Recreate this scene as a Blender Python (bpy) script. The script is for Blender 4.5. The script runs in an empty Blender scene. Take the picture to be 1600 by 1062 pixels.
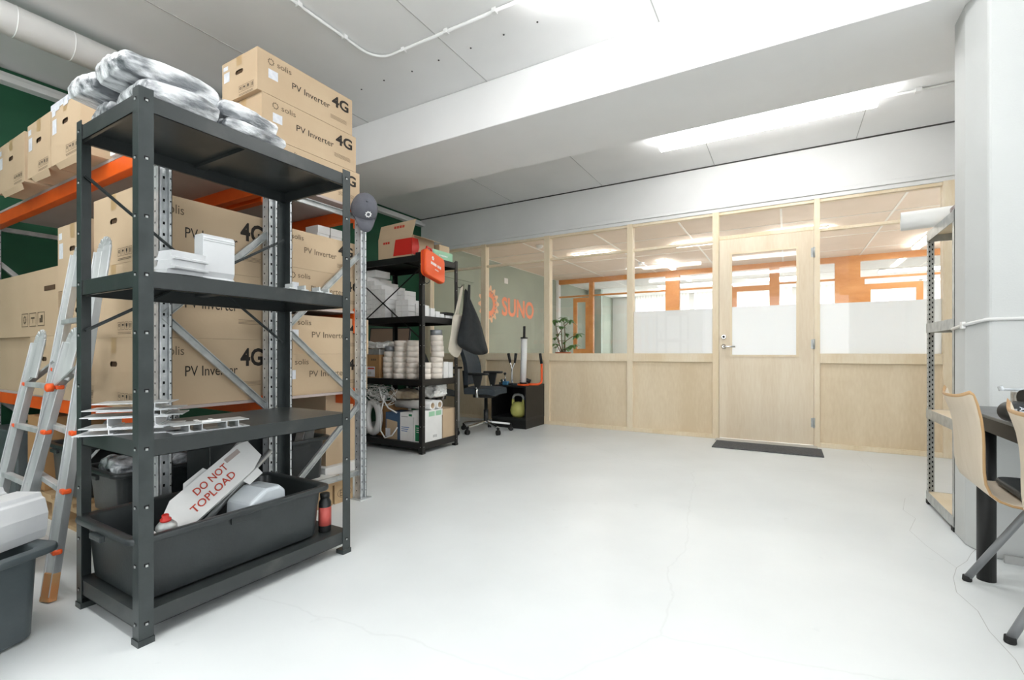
import bpy, bmesh, math, random
from mathutils import Vector, Matrix, Euler
random.seed(7)
PI = math.pi
C = bpy.context.scene.collection
scn = bpy.context.scene

# ------------------------------------------------------------------ camera
cam = bpy.data.objects.new('camera', bpy.data.cameras.new('camera'))
C.objects.link(cam)
cam.data.sensor_width = 36.0
cam.data.lens = 736.0 / 1600.0 * 36.0
cam.data.shift_y = (550.0 - 531.0) / 1600.0
cam.data.clip_start = 0.05
cam.location = (0, 0, 0.94)
cam.rotation_euler = (math.radians(90), 0, math.radians(30.24))
scn.camera = cam
# ------------------------------------------------------------------ world, daylight, exposure
w = bpy.data.worlds.new('world'); scn.world = w; w.use_nodes = True
w.node_tree.nodes['Background'].inputs[0].default_value = (0.93, 0.97, 1.0, 1)
w.node_tree.nodes['Background'].inputs[1].default_value = 1.0
scn.view_settings.view_transform = 'Standard'
scn.view_settings.look = 'None'
scn.view_settings.exposure = 1.08
scn.view_settings.gamma = 1.0

def window_light(name, loc, rot, sx, sy, power, col=(0.95, 0.98, 1.0)):
    l = bpy.data.lights.new(name, 'AREA'); l.shape = 'RECTANGLE'; l.size = sx; l.size_y = sy
    l.energy = power; l.color = col
    o = bpy.data.objects.new(name, l); C.objects.link(o); o.location = loc; o.rotation_euler = rot
    return o
# added soft fill lights at the unseen windows behind the camera and beside it
window_light('back_window_fill', (0.2, -3.88, 1.65), (math.radians(90), 0, math.radians(180) * 0), 4.6, 1.7, 14)
window_light('side_window_fill', (3.88, 0.0, 1.6), (math.radians(90), 0, math.radians(90)), 3.6, 1.6, 22)
# daylight through the windows of the far office
window_light('daylight_office_window', (-0.5, 14.7, 1.6), (math.radians(-90), 0, 0), 8.0, 1.9, 110)

# ------------------------------------------------------------------ materials
def lin(c):
    return tuple(((v/255.0)/12.92 if v/255.0 <= 0.04045 else ((v/255.0+0.055)/1.055)**2.4) for v in c) + (1.0,)
def mat(name, rgb, rough=0.6, metal=0.0, rgb2=None, scale=6.0, bump=0.0, bscale=80.0, stretch=(1,1,1), coat=0.0, spec=0.5, detail=4.0, lo=0.35, hi=0.65):
    m = bpy.data.materials.new(name); m.use_nodes = True
    nt = m.node_tree; b = nt.nodes['Principled BSDF']
    b.inputs['Roughness'].default_value = rough; b.inputs['Metallic'].default_value = metal
    b.inputs['Coat Weight'].default_value = coat; b.inputs['Specular IOR Level'].default_value = spec
    tc = nt.nodes.new('ShaderNodeTexCoord'); mp = nt.nodes.new('ShaderNodeMapping')
    nt.links.new(tc.outputs['Object'], mp.inputs[0]); mp.inputs['Scale'].default_value = stretch
    n = nt.nodes.new('ShaderNodeTexNoise'); n.inputs['Scale'].default_value = scale; n.inputs['Detail'].default_value = detail
    nt.links.new(mp.outputs[0], n.inputs['Vector'])
    r = nt.nodes.new('ShaderNodeValToRGB'); nt.links.new(n.outputs['Fac'], r.inputs[0])
    c1 = lin(rgb); c2 = lin(rgb2) if rgb2 else tuple(v*0.93 for v in c1[:3])+(1,)
    r.color_ramp.elements[0].position = lo; r.color_ramp.elements[1].position = hi
    r.color_ramp.elements[0].color = c1; r.color_ramp.elements[1].color = c2
    nt.links.new(r.outputs[0], b.inputs['Base Color'])
    if bump > 0:
        n2 = nt.nodes.new('ShaderNodeTexNoise'); n2.inputs['Scale'].default_value = bscale; n2.inputs['Detail'].default_value = 6
        nt.links.new(mp.outputs[0], n2.inputs['Vector'])
        bp = nt.nodes.new('ShaderNodeBump'); bp.inputs['Strength'].default_value = bump; bp.inputs['Distance'].default_value = 0.01
        nt.links.new(n2.outputs['Fac'], bp.inputs['Height']); nt.links.new(bp.outputs[0], b.inputs['Normal'])
    return m
def emit(name, rgb, s):
    m = bpy.data.materials.new(name); m.use_nodes = True; b = m.node_tree.nodes['Principled BSDF']
    b.inputs['Base Color'].default_value = lin(rgb); b.inputs['Emission Color'].default_value = lin(rgb)
    b.inputs['Emission Strength'].default_value = s
    return m
def glass(name, gl=0.07, tint=(1, 1, 1)):
    m = bpy.data.materials.new(name); m.use_nodes = True; nt = m.node_tree
    nt.nodes.remove(nt.nodes['Principled BSDF']); out = nt.nodes['Material Output']
    t = nt.nodes.new('ShaderNodeBsdfTransparent'); t.inputs[0].default_value = tint + (1,)
    g = nt.nodes.new('ShaderNodeBsdfGlossy'); g.inputs['Roughness'].default_value = 0.02
    f = nt.nodes.new('ShaderNodeFresnel'); f.inputs[0].default_value = 1.45
    mx = nt.nodes.new('ShaderNodeMixShader')
    nt.links.new(f.outputs[0], mx.inputs[0]); nt.links.new(t.outputs[0], mx.inputs[1]); nt.links.new(g.outputs[0], mx.inputs[2])
    nt.links.new(mx.outputs[0], out.inputs[0])
    return m
def frost(name, col=(0.93, 0.96, 0.98), clear=0.0):
    m = bpy.data.materials.new(name); m.use_nodes = True; nt = m.node_tree
    nt.nodes.remove(nt.nodes['Principled BSDF']); out = nt.nodes['Material Output']
    t = nt.nodes.new('ShaderNodeBsdfTranslucent'); t.inputs[0].default_value = col + (1,)
    d = nt.nodes.new('ShaderNodeBsdfDiffuse'); d.inputs[0].default_value = col + (1,)
    mx = nt.nodes.new('ShaderNodeMixShader'); mx.inputs[0].default_value = 0.25
    nt.links.new(t.outputs[0], mx.inputs[1]); nt.links.new(d.outputs[0], mx.inputs[2])
    tr = nt.nodes.new('ShaderNodeBsdfTransparent'); m2 = nt.nodes.new('ShaderNodeMixShader'); m2.inputs[0].default_value = clear
    nt.links.new(mx.outputs[0], m2.inputs[1]); nt.links.new(tr.outputs[0], m2.inputs[2])
    nt.links.new(m2.outputs[0], out.inputs[0])
    return m
def wood(name, c1, c2, scale=2.2, stretch=(1, 1, 0.12), rough=0.5, dist=5.0):
    m = bpy.data.materials.new(name); m.use_nodes = True; nt = m.node_tree; b = nt.nodes['Principled BSDF']
    b.inputs['Roughness'].default_value = rough
    tc = nt.nodes.new('ShaderNodeTexCoord'); mp = nt.nodes.new('ShaderNodeMapping'); mp.inputs['Scale'].default_value = stretch
    nt.links.new(tc.outputs['Object'], mp.inputs[0])
    n = nt.nodes.new('ShaderNodeTexNoise'); n.inputs['Scale'].default_value = scale; n.inputs['Detail'].default_value = 8; n.inputs['Distortion'].default_value = dist * 0.15
    n2 = nt.nodes.new('ShaderNodeTexNoise'); n2.inputs['Scale'].default_value = scale * 25; n2.inputs['Detail'].default_value = 3
    nt.links.new(mp.outputs[0], n.inputs['Vector']); nt.links.new(mp.outputs[0], n2.inputs['Vector'])
    ad = nt.nodes.new('ShaderNodeMath'); ad.operation = 'ADD'; mu = nt.nodes.new('ShaderNodeMath'); mu.operation = 'MULTIPLY'; mu.inputs[1].default_value = 0.4
    nt.links.new(n2.outputs['Fac'], mu.inputs[0]); nt.links.new(n.outputs['Fac'], ad.inputs[0]); nt.links.new(mu.outputs[0], ad.inputs[1])
    r = nt.nodes.new('ShaderNodeValToRGB'); r.color_ramp.elements[0].position = 0.5; r.color_ramp.elements[1].position = 0.9
    r.color_ramp.elements[0].color = lin(c1); r.color_ramp.elements[1].color = lin(c2)
    nt.links.new(ad.outputs[0], r.inputs[0]); nt.links.new(r.outputs[0], b.inputs['Base Color'])
    return m
def floor_mat():
    m = mat('painted_concrete', (228, 232, 232), 0.36, 0, (221, 225, 225), 1.6, 0.05, 30)
    nt = m.node_tree; b = nt.nodes['Principled BSDF']; src = b.inputs['Base Color'].links[0].from_socket
    tc = nt.nodes.new('ShaderNodeTexCoord')
    v = nt.nodes.new('ShaderNodeTexVoronoi'); v.feature = 'DISTANCE_TO_EDGE'; v.inputs['Scale'].default_value = 0.42
    nz = nt.nodes.new('ShaderNodeTexNoise'); nz.inputs['Scale'].default_value = 2.5; nz.inputs['Detail'].default_value = 6
    mxv = nt.nodes.new('ShaderNodeMix'); mxv.data_type = 'VECTOR'; mxv.inputs[0].default_value = 0.16
    nt.links.new(tc.outputs['Object'], nz.inputs['Vector'])
    nt.links.new(tc.outputs['Object'], mxv.inputs[4]); nt.links.new(nz.outputs['Color'], mxv.inputs[5])
    nt.links.new(mxv.outputs[1], v.inputs['Vector'])
    lt = nt.nodes.new('ShaderNodeMapRange'); lt.inputs[1].default_value = 0.0; lt.inputs[2].default_value = 0.0022; lt.inputs[3].default_value = 0.10; lt.inputs[4].default_value = 0.0
    nt.links.new(v.outputs['Distance'], lt.inputs[0])
    n3 = nt.nodes.new('ShaderNodeTexNoise'); n3.inputs['Scale'].default_value = 9; n3.inputs['Detail'].default_value = 8
    nt.links.new(tc.outputs['Object'], n3.inputs['Vector'])
    l3 = nt.nodes.new('ShaderNodeMapRange'); l3.inputs[1].default_value = 0.68; l3.inputs[2].default_value = 0.8; l3.inputs[3].default_value = 0; l3.inputs[4].default_value = 0.22
    nt.links.new(n3.outputs['Fac'], l3.inputs[0])
    mxm = nt.nodes.new('ShaderNodeMath'); mxm.operation = 'MAXIMUM'
    nt.links.new(lt.outputs[0], mxm.inputs[0]); nt.links.new(l3.outputs[0], mxm.inputs[1])
    mc = nt.nodes.new('ShaderNodeMix'); mc.data_type = 'RGBA'
    nt.links.new(mxm.outputs[0], mc.inputs[0]); nt.links.new(src, mc.inputs[6]); mc.inputs[7].default_value = lin((150, 152, 150))
    nt.links.new(mc.outputs[2], b.inputs['Base Color'])
    return m
M = {}
M['floor'] = floor_mat()
M['floor2'] = mat('office_floor', (215, 213, 208), 0.5)
M['white_paint'] = mat('white_paint', (234, 234, 232), 0.75, 0, (229, 229, 227), 2, 0.08, 120)
M['pier'] = mat('pier_paint', (205, 207, 205), 0.7, 0, (199, 201, 199), 2, 0.08, 120)
M['ceiling'] = mat('ceiling_paint', (238, 238, 237), 0.8, 0, (234, 234, 233), 2)
M['green'] = mat('green_wall_paint', (22, 82, 54), 0.7, 0, (18, 74, 48), 3)
M['sage'] = mat('sage_wall_paint', (158, 166, 152), 0.75, 0, (152, 160, 147), 2)
M['pale_green'] = mat('pale_green_paint', (190, 205, 198), 0.8)
M['joint'] = mat('joint_grey', (184, 184, 182), 0.8)
M['gap'] = mat('gap_dark', (70, 68, 66), 0.9)
M['birch'] = wood('birch_plywood', (234, 217, 188), (218, 197, 163), 2.0, (1, 1, 0.25))
M['birch_light'] = wood('birch_frame', (240, 226, 200), (228, 208, 174), 3.0, (1, 1, 0.2))
M['birch_door'] = wood('birch_door', (236, 222, 198), (222, 203, 174), 3.0, (1, 1, 0.12))
M['orange_wood'] = wood('orange_wood', (212, 152, 92), (192, 126, 66), 3.0, (0.3, 1, 1))
M['glass'] = glass('clear_glass')
M['frost'] = frost('frosted_film', (0.93, 0.965, 0.99))
M['curtain'] = frost('sheer_curtain', (0.95, 0.94, 0.9), 0.35)
M['tile'] = mat('office_ceiling_tile', (230, 214, 198), 0.85, 0, (226, 210, 193), 5)
M['tile2'] = mat('far_ceiling_tile', (228, 228, 224), 0.85)
M['tbar'] = mat('ceiling_grid_bar', (240, 236, 228), 0.5)
M['lamp'] = emit('lamp_diffuser', (255, 255, 255), 10.0)
M['lamp_office'] = emit('office_lamp_diffuser', (255, 252, 245), 21.0)
M['lamp_far'] = emit('far_lamp_diffuser', (255, 255, 252), 3.5)
M['white_plastic'] = mat('white_plastic', (232, 232, 230), 0.35)
M['white_gloss'] = mat('white_coated_metal', (218, 220, 221), 0.3, 0, (210, 212, 214), 8)
M['black_metal'] = mat('black_painted_steel', (56, 62, 62), 0.33, 0, (46, 52, 52), 14, 0.03, 200)
M['black_metal2'] = mat('jet_painted_steel', (27, 27, 26), 0.45, 0, (20, 20, 20), 14)
M['scuffed'] = mat('scuffed_shelf_steel', (50, 54, 54), 0.33, 0, (76, 77, 74), 9, 0.03, 200, lo=0.56, hi=0.85)
M['hole'] = mat('dark_hole', (12, 12, 12), 0.9)
M['galv'] = mat('galvanised_steel', (222, 225, 226), 0.36, 0.45, (196, 200, 202), 30, 0.05, 150)
M['galv_grey'] = mat('zinc_steel', (196, 198, 196), 0.42, 0.6, (172, 175, 174), 20)
M['alu'] = mat('brushed_aluminium', (216, 218, 218), 0.4, 0.45, (176, 180, 181), 10, 0.04, 120, (1, 1, 0.1))
M['chrome'] = mat('chrome', (225, 225, 225), 0.12, 1.0)
M['orange_steel'] = mat('orange_beam_paint', (232, 98, 28), 0.4, 0, (222, 86, 20), 8)
M['orange_plastic'] = mat('orange_plastic', (240, 92, 30), 0.45)
M['card'] = mat('corrugated_cardboard', (198, 175, 145), 0.8, 0, (191, 167, 137), 3, 0.04, 60)
M['card_dark'] = mat('brown_cardboard', (170, 132, 88), 0.85, 0, (158, 120, 78), 4)
M['card_in'] = mat('cardboard_inside', (80, 58, 36), 0.9)
M['ink'] = mat('print_ink', (98, 84, 66), 0.8)
M['ink_dark'] = mat('print_ink_dark', (42, 36, 30), 0.8)
M['label'] = mat('paper_label', (222, 224, 228), 0.6, 0, (206, 209, 216), 40)
M['tape'] = mat('packing_tape', (188, 158, 116), 0.3)
M['paper'] = mat('white_paper', (236, 236, 232), 0.7)
M['box_white'] = mat('white_carton', (238, 238, 236), 0.7, 0, (230, 230, 228), 6)
M['deck'] = mat('shelf_deck', (186, 172, 166), 0.8, 0, (176, 162, 156), 4)
M['tub'] = mat('black_tub_plastic', (40, 44, 45), 0.36, 0, (50, 55, 56), 5, 0.05, 90)
M['bin'] = mat('grey_tub_plastic', (66, 74, 77), 0.4, 0, (80, 88, 90), 5, 0.05, 90)
M['wrap'] = mat('plastic_wrap', (236, 238, 240), 0.16, 0, (104, 108, 112), 16, 1.0, 55, (1, 0.4, 1), 0.4, 0.9, 12, 0.46, 0.64)
M['clear_bag'] = mat('clear_bag', (215, 220, 224), 0.15, 0, (96, 102, 106), 14, 0.9, 30, (1, 1, 1), 0.5, 0.8, 8)
M['red_ink'] = mat('red_print', (196, 72, 52), 0.7)
M['red'] = mat('red_plastic', (206, 44, 34), 0.4)
M['blue'] = mat('blue_plastic', (24, 96, 190), 0.4)
M['blue_label'] = mat('blue_label', (48, 104, 168), 0.5)
M['green_label'] = mat('green_label', (30, 130, 84), 0.5)
M['green_pale'] = mat('pale_green_label', (158, 206, 172), 0.5)
M['jug'] = mat('milky_jug_plastic', (214, 220, 224), 0.3, 0, (200, 208, 214), 5)
M['rubber'] = mat('black_rubber', (22, 22, 22), 0.7)
M['black_cloth'] = mat('black_cloth', (34, 38, 40), 0.9, 0, (26, 29, 31), 12, 0.2, 60)
M['beige_cloth'] = mat('natural_canvas', (214, 206, 190), 0.9, 0, (204, 196, 180), 12, 0.2, 60)
M['grey_cloth'] = mat('grey_cloth', (96, 97, 104), 0.9, 0, (88, 89, 96), 20, 0.2, 150)
M['chair_cloth'] = mat('chair_fabric', (58, 66, 72), 0.85, 0, (52, 60, 66), 30, 0.2, 200)
M['leather'] = mat('black_leather', (26, 32, 34), 0.5, 0, (20, 25, 27), 12)
M['dark_plastic'] = mat('dark_plastic', (36, 38, 38), 0.45)
M['tapecore'] = mat('tape_roll_side', (214, 190, 160), 0.7)
M['taperoll'] = mat('tape_roll', (236, 228, 218), 0.45, 0, (226, 216, 204), 20)
M['silver_tape'] = mat('silver_tape', (150, 154, 158), 0.35, 0.4)
M['kettle'] = mat('yellow_green_enamel', (200, 198, 112), 0.5, 0, (184, 182, 100), 8)
M['leaf'] = mat('leaf_green', (58, 108, 44), 0.45, 0, (88, 138, 66), 6)
M['stem'] = mat('stem_brown', (120, 104, 76), 0.8)
M['terracotta'] = mat('terracotta', (178, 96, 56), 0.8)
M['mat'] = mat('grey_door_mat', (96, 97, 98), 0.95, 0, (80, 81, 82), 60, 0.4, 300)
M['threshold'] = mat('threshold_strip', (190, 188, 182), 0.5)
M['ply_edge'] = wood('plywood_edge', (190, 154, 108), (168, 128, 82), 4.0)
M['chair_ply'] = wood('chair_beech', (226, 212, 192), (212, 196, 172), 1.6, (1, 1, 0.2))
M['chair_leg'] = mat('grey_chair_tube', (150, 152, 154), 0.35, 0.4)
M['logo_orange'] = mat('logo_orange', (238, 150, 116), 0.7)
M['logo_pale'] = mat('logo_peach', (240, 196, 160), 0.7)
M['foot_tan'] = mat('worn_ladder_foot', (186, 156, 110), 0.7, 0, (200, 136, 84), 10)
M['screen'] = mat('screen_reflection', (150, 124, 104), 0.3)  # brown reflection of the room put into the screen colour
M['blue_metal'] = mat('blue_metal', (70, 130, 170), 0.35, 0.3)
M['pallet'] = mat('pallet_wood', (196, 168, 130), 0.85, 0, (176, 146, 108), 8)

# ------------------------------------------------------------------ mesh helpers
def nb(): return bmesh.new()
def box(bm, x0, x1, y0, y1, z0, z1, mi=0, T=None):
    vs = [bm.verts.new((x, y, z)) for z in (z0, z1) for y in (y0, y1) for x in (x0, x1)]
    for f in ((0, 2, 3, 1), (4, 5, 7, 6), (0, 1, 5, 4), (2, 6, 7, 3), (0, 4, 6, 2), (1, 3, 7, 5)):
        fc = bm.faces.new([vs[i] for i in f]); fc.material_index = mi
    if T is not None: bmesh.ops.transform(bm, matrix=T, verts=vs)
    return vs
def TR(loc, rz=0, rx=0, ry=0):
    return Matrix.Translation(loc) @ Euler((rx, ry, rz)).to_matrix().to_4x4()
def bar(bm, p0, p1, wd, ht, mi=0, up=(0, 0, 1)):
    p0 = Vector(p0); p1 = Vector(p1); d = p1 - p0; L = d.length; d.normalize()
    u = Vector(up)
    if abs(d.dot(u)) > 0.98: u = Vector((0, 1, 0))
    s = d.cross(u).normalized(); u = s.cross(d).normalized()
    R = Matrix((s, d, u)).transposed().to_4x4()
    return box(bm, -wd/2, wd/2, 0, L, -ht/2, ht/2, mi, Matrix.Translation(p0) @ R)
def tube(bm, pts, r, seg=10, mi=0, caps=True, closed=False):
    pts = [Vector(p) for p in pts]; n = len(pts); rings = []
    rr = r if isinstance(r, (list, tuple)) else [r]*n
    prev = None
    for i, p in enumerate(pts):
        if closed: d = pts[(i+1) % n] - pts[i-1]
        elif i == 0: d = pts[1] - p
        elif i == n-1: d = p - pts[i-1]
        else: d = (pts[i+1] - p).normalized() + (p - pts[i-1]).normalized()
        d.normalize()
        if prev is None:
            u = Vector((0, 0, 1)) if abs(d.z) < 0.9 else Vector((1, 0, 0))
            a = d.cross(u).normalized()
        else:
            a = (prev - d*prev.dot(d)).normalized()
        prev = a; b = d.cross(a)
        rings.append([bm.verts.new(p + (a*math.cos(2*PI*k/seg) + b*math.sin(2*PI*k/seg))*rr[i]) for k in range(seg)])
    m = n if closed else n-1
    for i in range(m):
        A, B = rings[i], rings[(i+1) % n]
        for k in range(seg):
            f = bm.faces.new((A[k], A[(k+1) % seg], B[(k+1) % seg], B[k])); f.material_index = mi; f.smooth = True
    if caps and not closed:
        f = bm.faces.new(rings[0][::-1]); f.material_index = mi
        f = bm.faces.new(rings[-1]); f.material_index = mi
    return rings
def lathe(bm, prof, c=(0, 0, 0), seg=24, mi=0, T=None, smooth=True):
    rings = []; allv = []
    for (r, z) in prof:
        rings.append([bm.verts.new((c[0]+r*math.cos(2*PI*k/seg), c[1]+r*math.sin(2*PI*k/seg), c[2]+z)) for k in range(seg)]); allv += rings[-1]
    for i in range(len(rings)-1):
        for k in range(seg):
            f = bm.faces.new((rings[i][k], rings[i][(k+1) % seg], rings[i+1][(k+1) % seg], rings[i+1][k])); f.smooth = smooth; f.material_index = mi
    f = bm.faces.new(rings[0][::-1]); f.material_index = mi
    f = bm.faces.new(rings[-1]); f.material_index = mi
    if T is not None: bmesh.ops.transform(bm, matrix=T, verts=allv)
    return allv
def prism(bm, poly, d0, d1, axis='y', mi=0, T=None):
    def P(a, b, d):
        return (a, d, b) if axis == 'y' else ((d, a, b) if axis == 'x' else (a, b, d))
    A = [bm.verts.new(P(a, b, d0)) for a, b in poly]; B = [bm.verts.new(P(a, b, d1)) for a, b in poly]; n = len(poly)
    fs = [bm.faces.new(A), bm.faces.new(B[::-1])]
    for i in range(n): fs.append(bm.faces.new((A[i], B[i], B[(i+1) % n], A[(i+1) % n])))
    for f in fs: f.material_index = mi
    bmesh.ops.recalc_face_normals(bm, faces=fs)
    if T is not None: bmesh.ops.transform(bm, matrix=T, verts=A+B)
    return A+B
def link(name, bm, mats, parent=None, W=False, bevel=0.0, smooth=False, seg=2, solid=0.0, sub=0, origin=None):
    bmesh.ops.remove_doubles(bm, verts=bm.verts, dist=1e-6) if False else None
    if W and parent is not None:
        bmesh.ops.transform(bm, matrix=root_matrix(parent).inverted(), verts=bm.verts)
    me = bpy.data.meshes.new(name)
    if parent is None:
        # a lone thing: put its origin at the base centre
        if origin is None and bm.verts:
            xs = [v.co.x for v in bm.verts]; ys = [v.co.y for v in bm.verts]; zs = [v.co.z for v in bm.verts]
            origin = ((min(xs)+max(xs))/2, (min(ys)+max(ys))/2, min(zs))
        bmesh.ops.translate(bm, verts=bm.verts, vec=-Vector(origin))
    if smooth:
        for f in bm.faces: f.smooth = True
    bm.to_mesh(me); bm.free()
    if not isinstance(mats, (list, tuple)): mats = [mats]
    for m in mats: me.materials.append(M[m] if isinstance(m, str) else m)
    o = bpy.data.objects.new(name, me); C.objects.link(o)
    if parent is not None: o.parent = parent
    else: o.location = origin
    if sub:
        s = o.modifiers.new('sub', 'SUBSURF'); s.levels = sub; s.render_levels = sub
    if solid:
        s = o.modifiers.new('solid', 'SOLIDIFY'); s.thickness = solid; s.offset = 0
    if bevel:
        b = o.modifiers.new('bevel', 'BEVEL'); b.width = bevel; b.segments = seg; b.limit_method = 'ANGLE'; b.angle_limit = math.radians(40)
    return o
def root_matrix(o):
    m = Matrix.Identity(4)
    while o is not None:
        m = (Matrix.Translation(o.location) @ o.rotation_euler.to_matrix().to_4x4()) @ m; o = o.parent
    return m
def tag(o, label, cat, group=None, kind=None):
    o['label'] = label; o['category'] = cat
    if group: o['group'] = group
    if kind: o['kind'] = kind
    return o
def thing(name, label, cat, loc=(0, 0, 0), rz=0, group=None, kind=None):
    o = bpy.data.objects.new(name, None); C.objects.link(o); o.empty_display_size = 0.1
    o.location = loc; o.rotation_euler = (0, 0, rz)
    return tag(o, label, cat, group, kind)
def struct(name, bm, mats, label=None, **k):
    o = link(name, bm, mats, **k); o['kind'] = 'structure'
    if label: o['label'] = label; o['category'] = name.split('_')[0]
    return o
def dup(root, loc, rz=None, label=None, group=None):
    r = root.copy(); C.objects.link(r); r.location = loc
    if rz is not None: r.rotation_euler = (0, 0, rz)
    if label: r['label'] = label
    if group: r['group'] = group
    for ch in list(root.children):
        c = ch.copy(); C.objects.link(c); c.parent = r
        for g in list(ch.children):
            d = g.copy(); C.objects.link(d); d.parent = c
    return r
_tc = {}
def text_mesh(s, bold=0.0):
    k = (s, bold)
    if k not in _tc:
        cu = bpy.data.curves.new('t', 'FONT'); cu.body = s; cu.size = 1.0; cu.offset = bold; cu.resolution_u = 3
        ob = bpy.data.objects.new('t', cu); C.objects.link(ob)
        bpy.context.view_layer.update()
        me = bpy.data.meshes.new_from_object(ob.evaluated_get(bpy.context.evaluated_depsgraph_get()))
        vs = [v.co.copy() for v in me.vertices]; fs = [tuple(p.vertices) for p in me.polygons]
        x0 = min(v.x for v in vs); x1 = max(v.x for v in vs); y0 = min(v.y for v in vs); y1 = max(v.y for v in vs)
        _tc[k] = ([((v.x-x0)/(x1-x0), (v.y-y0)/(y1-y0)) for v in vs], fs)
        bpy.data.objects.remove(ob); bpy.data.curves.remove(cu); bpy.data.meshes.remove(me)
    return _tc[k]
def frame_m(o, xd, yd):
    xd = Vector(xd).normalized(); yd = Vector(yd).normalized(); z = xd.cross(yd)
    return Matrix.Translation(o) @ Matrix((xd, yd, z)).transposed().to_4x4()
def text(bm, s, T, x, y, wd, ht, mi=1, bold=0.0, lift=0.0012):
    vs, fs = text_mesh(s, bold)
    V = [bm.verts.new(T @ Vector((x+a*wd, y+b*ht, lift))) for a, b in vs]
    for f in fs:
        try:
            fc = bm.faces.new([V[i] for i in f]); fc.material_index = mi
        except ValueError: pass
def quad(bm, T, x0, x1, y0, y1, mi=1, lift=0.001):
    f = bm.faces.new([bm.verts.new(T @ Vector((x, y, lift))) for x, y in ((x0, y0), (x1, y0), (x1, y1), (x0, y1))]); f.material_index = mi
def ring_gear(bm, T, cx, cy, r, mi=1, teeth=10, inner=0.62, lift=0.0012):
    n = teeth*4; outer = []; inn = []
    for i in range(n):
        a = 2*PI*i/n; rr = r*(1.0 if i % 4 in (0, 1) else 0.8)
        outer.append(bm.verts.new(T @ Vector((cx+rr*math.cos(a), cy+rr*math.sin(a), lift))))
        inn.append(bm.verts.new(T @ Vector((cx+r*inner*math.cos(a), cy+r*inner*math.sin(a), lift))))
    for i in range(n):
        f = bm.faces.new((outer[i], outer[(i+1) % n], inn[(i+1) % n], inn[i])); f.material_index = mi

# ================================================================== THE SETTING
PY = 5.57      # partition plane
CH = 2.98      # ceiling height
bm = nb(); box(bm, -4.98, 5.1, -4.0, 15.0, -0.1, 0.0)
ck = [(0.80, 3.10), (0.745, 2.98), (0.70, 2.86), (0.64, 2.75), (0.60, 2.62), (0.575, 2.47), (0.60, 2.33), (0.59, 2.18), (0.605, 2.02), (0.595, 1.9)]
ck2 = [(0.66, 3.9), (0.60, 3.6), (0.63, 3.45), (0.56, 3.2), (0.585, 3.0), (0.64, 2.75)]
for cc, wd in ((ck, 0.0009), (ck2, 0.0006)):
    for (a0, b0), (a1, b1) in zip(cc, cc[1:]):
        f = bm.faces.new([bm.verts.new(v) for v in ((a0-wd, b0, 0.0006), (a1-wd, b1, 0.0006), (a1+wd, b1, 0.0006), (a0+wd, b0, 0.0006))]); f.material_index = 1
        if f.normal.z < 0: f.normal_flip()
struct('floor', bm, ['floor', 'joint'], 'light grey painted concrete floor with faint cracks')
# ceiling of the workshop, white boards with fine joints
bm = nb(); box(bm, -4.98, 4.0, -4.0, PY+0.06, CH, CH+0.1)
for x in (-3.21, -1.95, -0.68, 0.575, 1.83):
    box(bm, x-0.003, x+0.003, -4.0, 2.99, CH-0.003, CH+0.001, 1)
    box(bm, x-0.003, x+0.003, 3.78, PY, CH-0.003, CH+0.001, 1)
for (x, y) in ((-2.61, 2.57), (-2.35, 2.59), (-2.10, 2.585), (-1.57, 2.588), (-1.33, 2.593), (-1.83, 2.59), (-2.85, 2.57)):
    lathe(bm, [(0.006, -0.004), (0.006, 0.001)], (x, y, CH), 10, 2)
box(bm, -4.86, 1.4, PY-0.018, PY-0.008, CH-0.012, CH+0.001, 2)
struct('ceiling', bm, ['ceiling', 'joint', 'gap'], 'white boarded ceiling with fine panel joints')
# concrete beam crossing the ceiling
bm = nb(); box(bm, -4.9, 4.0, 2.97, 3.77, 2.63, CH)
struct('trim_1', bm, 'ceiling', 'white boxed beam crossing the ceiling', bevel=0.006)
# lower soffit boxing along the green wall beside the duct
bm = nb(); box(bm, -4.9, -4.78, -4.0, PY, 2.86, 2.90); box(bm, -4.9, -4.84, -4.0, PY, 2.90, 2.95)
struct('trim_2', bm, 'white_paint', 'white cornice strip above the green wall', bevel=0.004)
bm = nb(); box(bm, -4.98, -4.86, -4.0, PY+0.0, 0, CH); struct('wall_left', bm, 'green', 'dark green wall behind the racks')
bm = nb(); box(bm, -4.98, -4.86, PY, 15.0, 0, CH); struct('wall_office', bm, 'sage', 'sage green office wall beyond the glass')
# logo painted on the office wall
Tl = frame_m((-4.86, 7.93, 1.66), (0, 1, 0), (0, 0, 1))
bm = nb(); text(bm, 'SUNO', Tl, 0.0, 0.0, 1.36, 0.38, 0, 0.03, 0.004)
ring_gear(bm, Tl, -0.46, 0.19, 0.36, 1, 14, 0.72, 0.004); ring_gear(bm, Tl, -0.46, 0.19, 0.27, 0, 20, 0.5, 0.005)
tag(link('wall_logo', bm, ['logo_orange', 'logo_pale']), 'orange sun wheel and word lettering on the sage office wall', 'sign')
# wall behind the camera with a wide window opening, and the right wall
bm = nb(); box(bm, -4.98, 4.0, -4.12, -4.0, 0, 0.8); box(bm, -4.98, 4.0, -4.12, -4.0, 2.5, CH); box(bm, -4.98, -2.2, -4.12, -4.0, 0.8, 2.5); box(bm, 2.6, 4.0, -4.12, -4.0, 0.8, 2.5)
struct('wall_back', bm, 'white_paint', 'white wall with a wide window behind the viewer')
bm = nb(); box(bm, 4.0, 4.12, -4.0, 3.3, 0, 0.8); box(bm, 4.0, 4.12, -4.0, 3.3, 2.45, CH); box(bm, 4.0, 4.12, -4.0, -1.9, 0.8, 2.45); box(bm, 4.0, 4.12, 1.9, 3.3, 0.8, 2.45)
struct('wall_right', bm, 'white_paint', 'white right wall with window')
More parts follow.
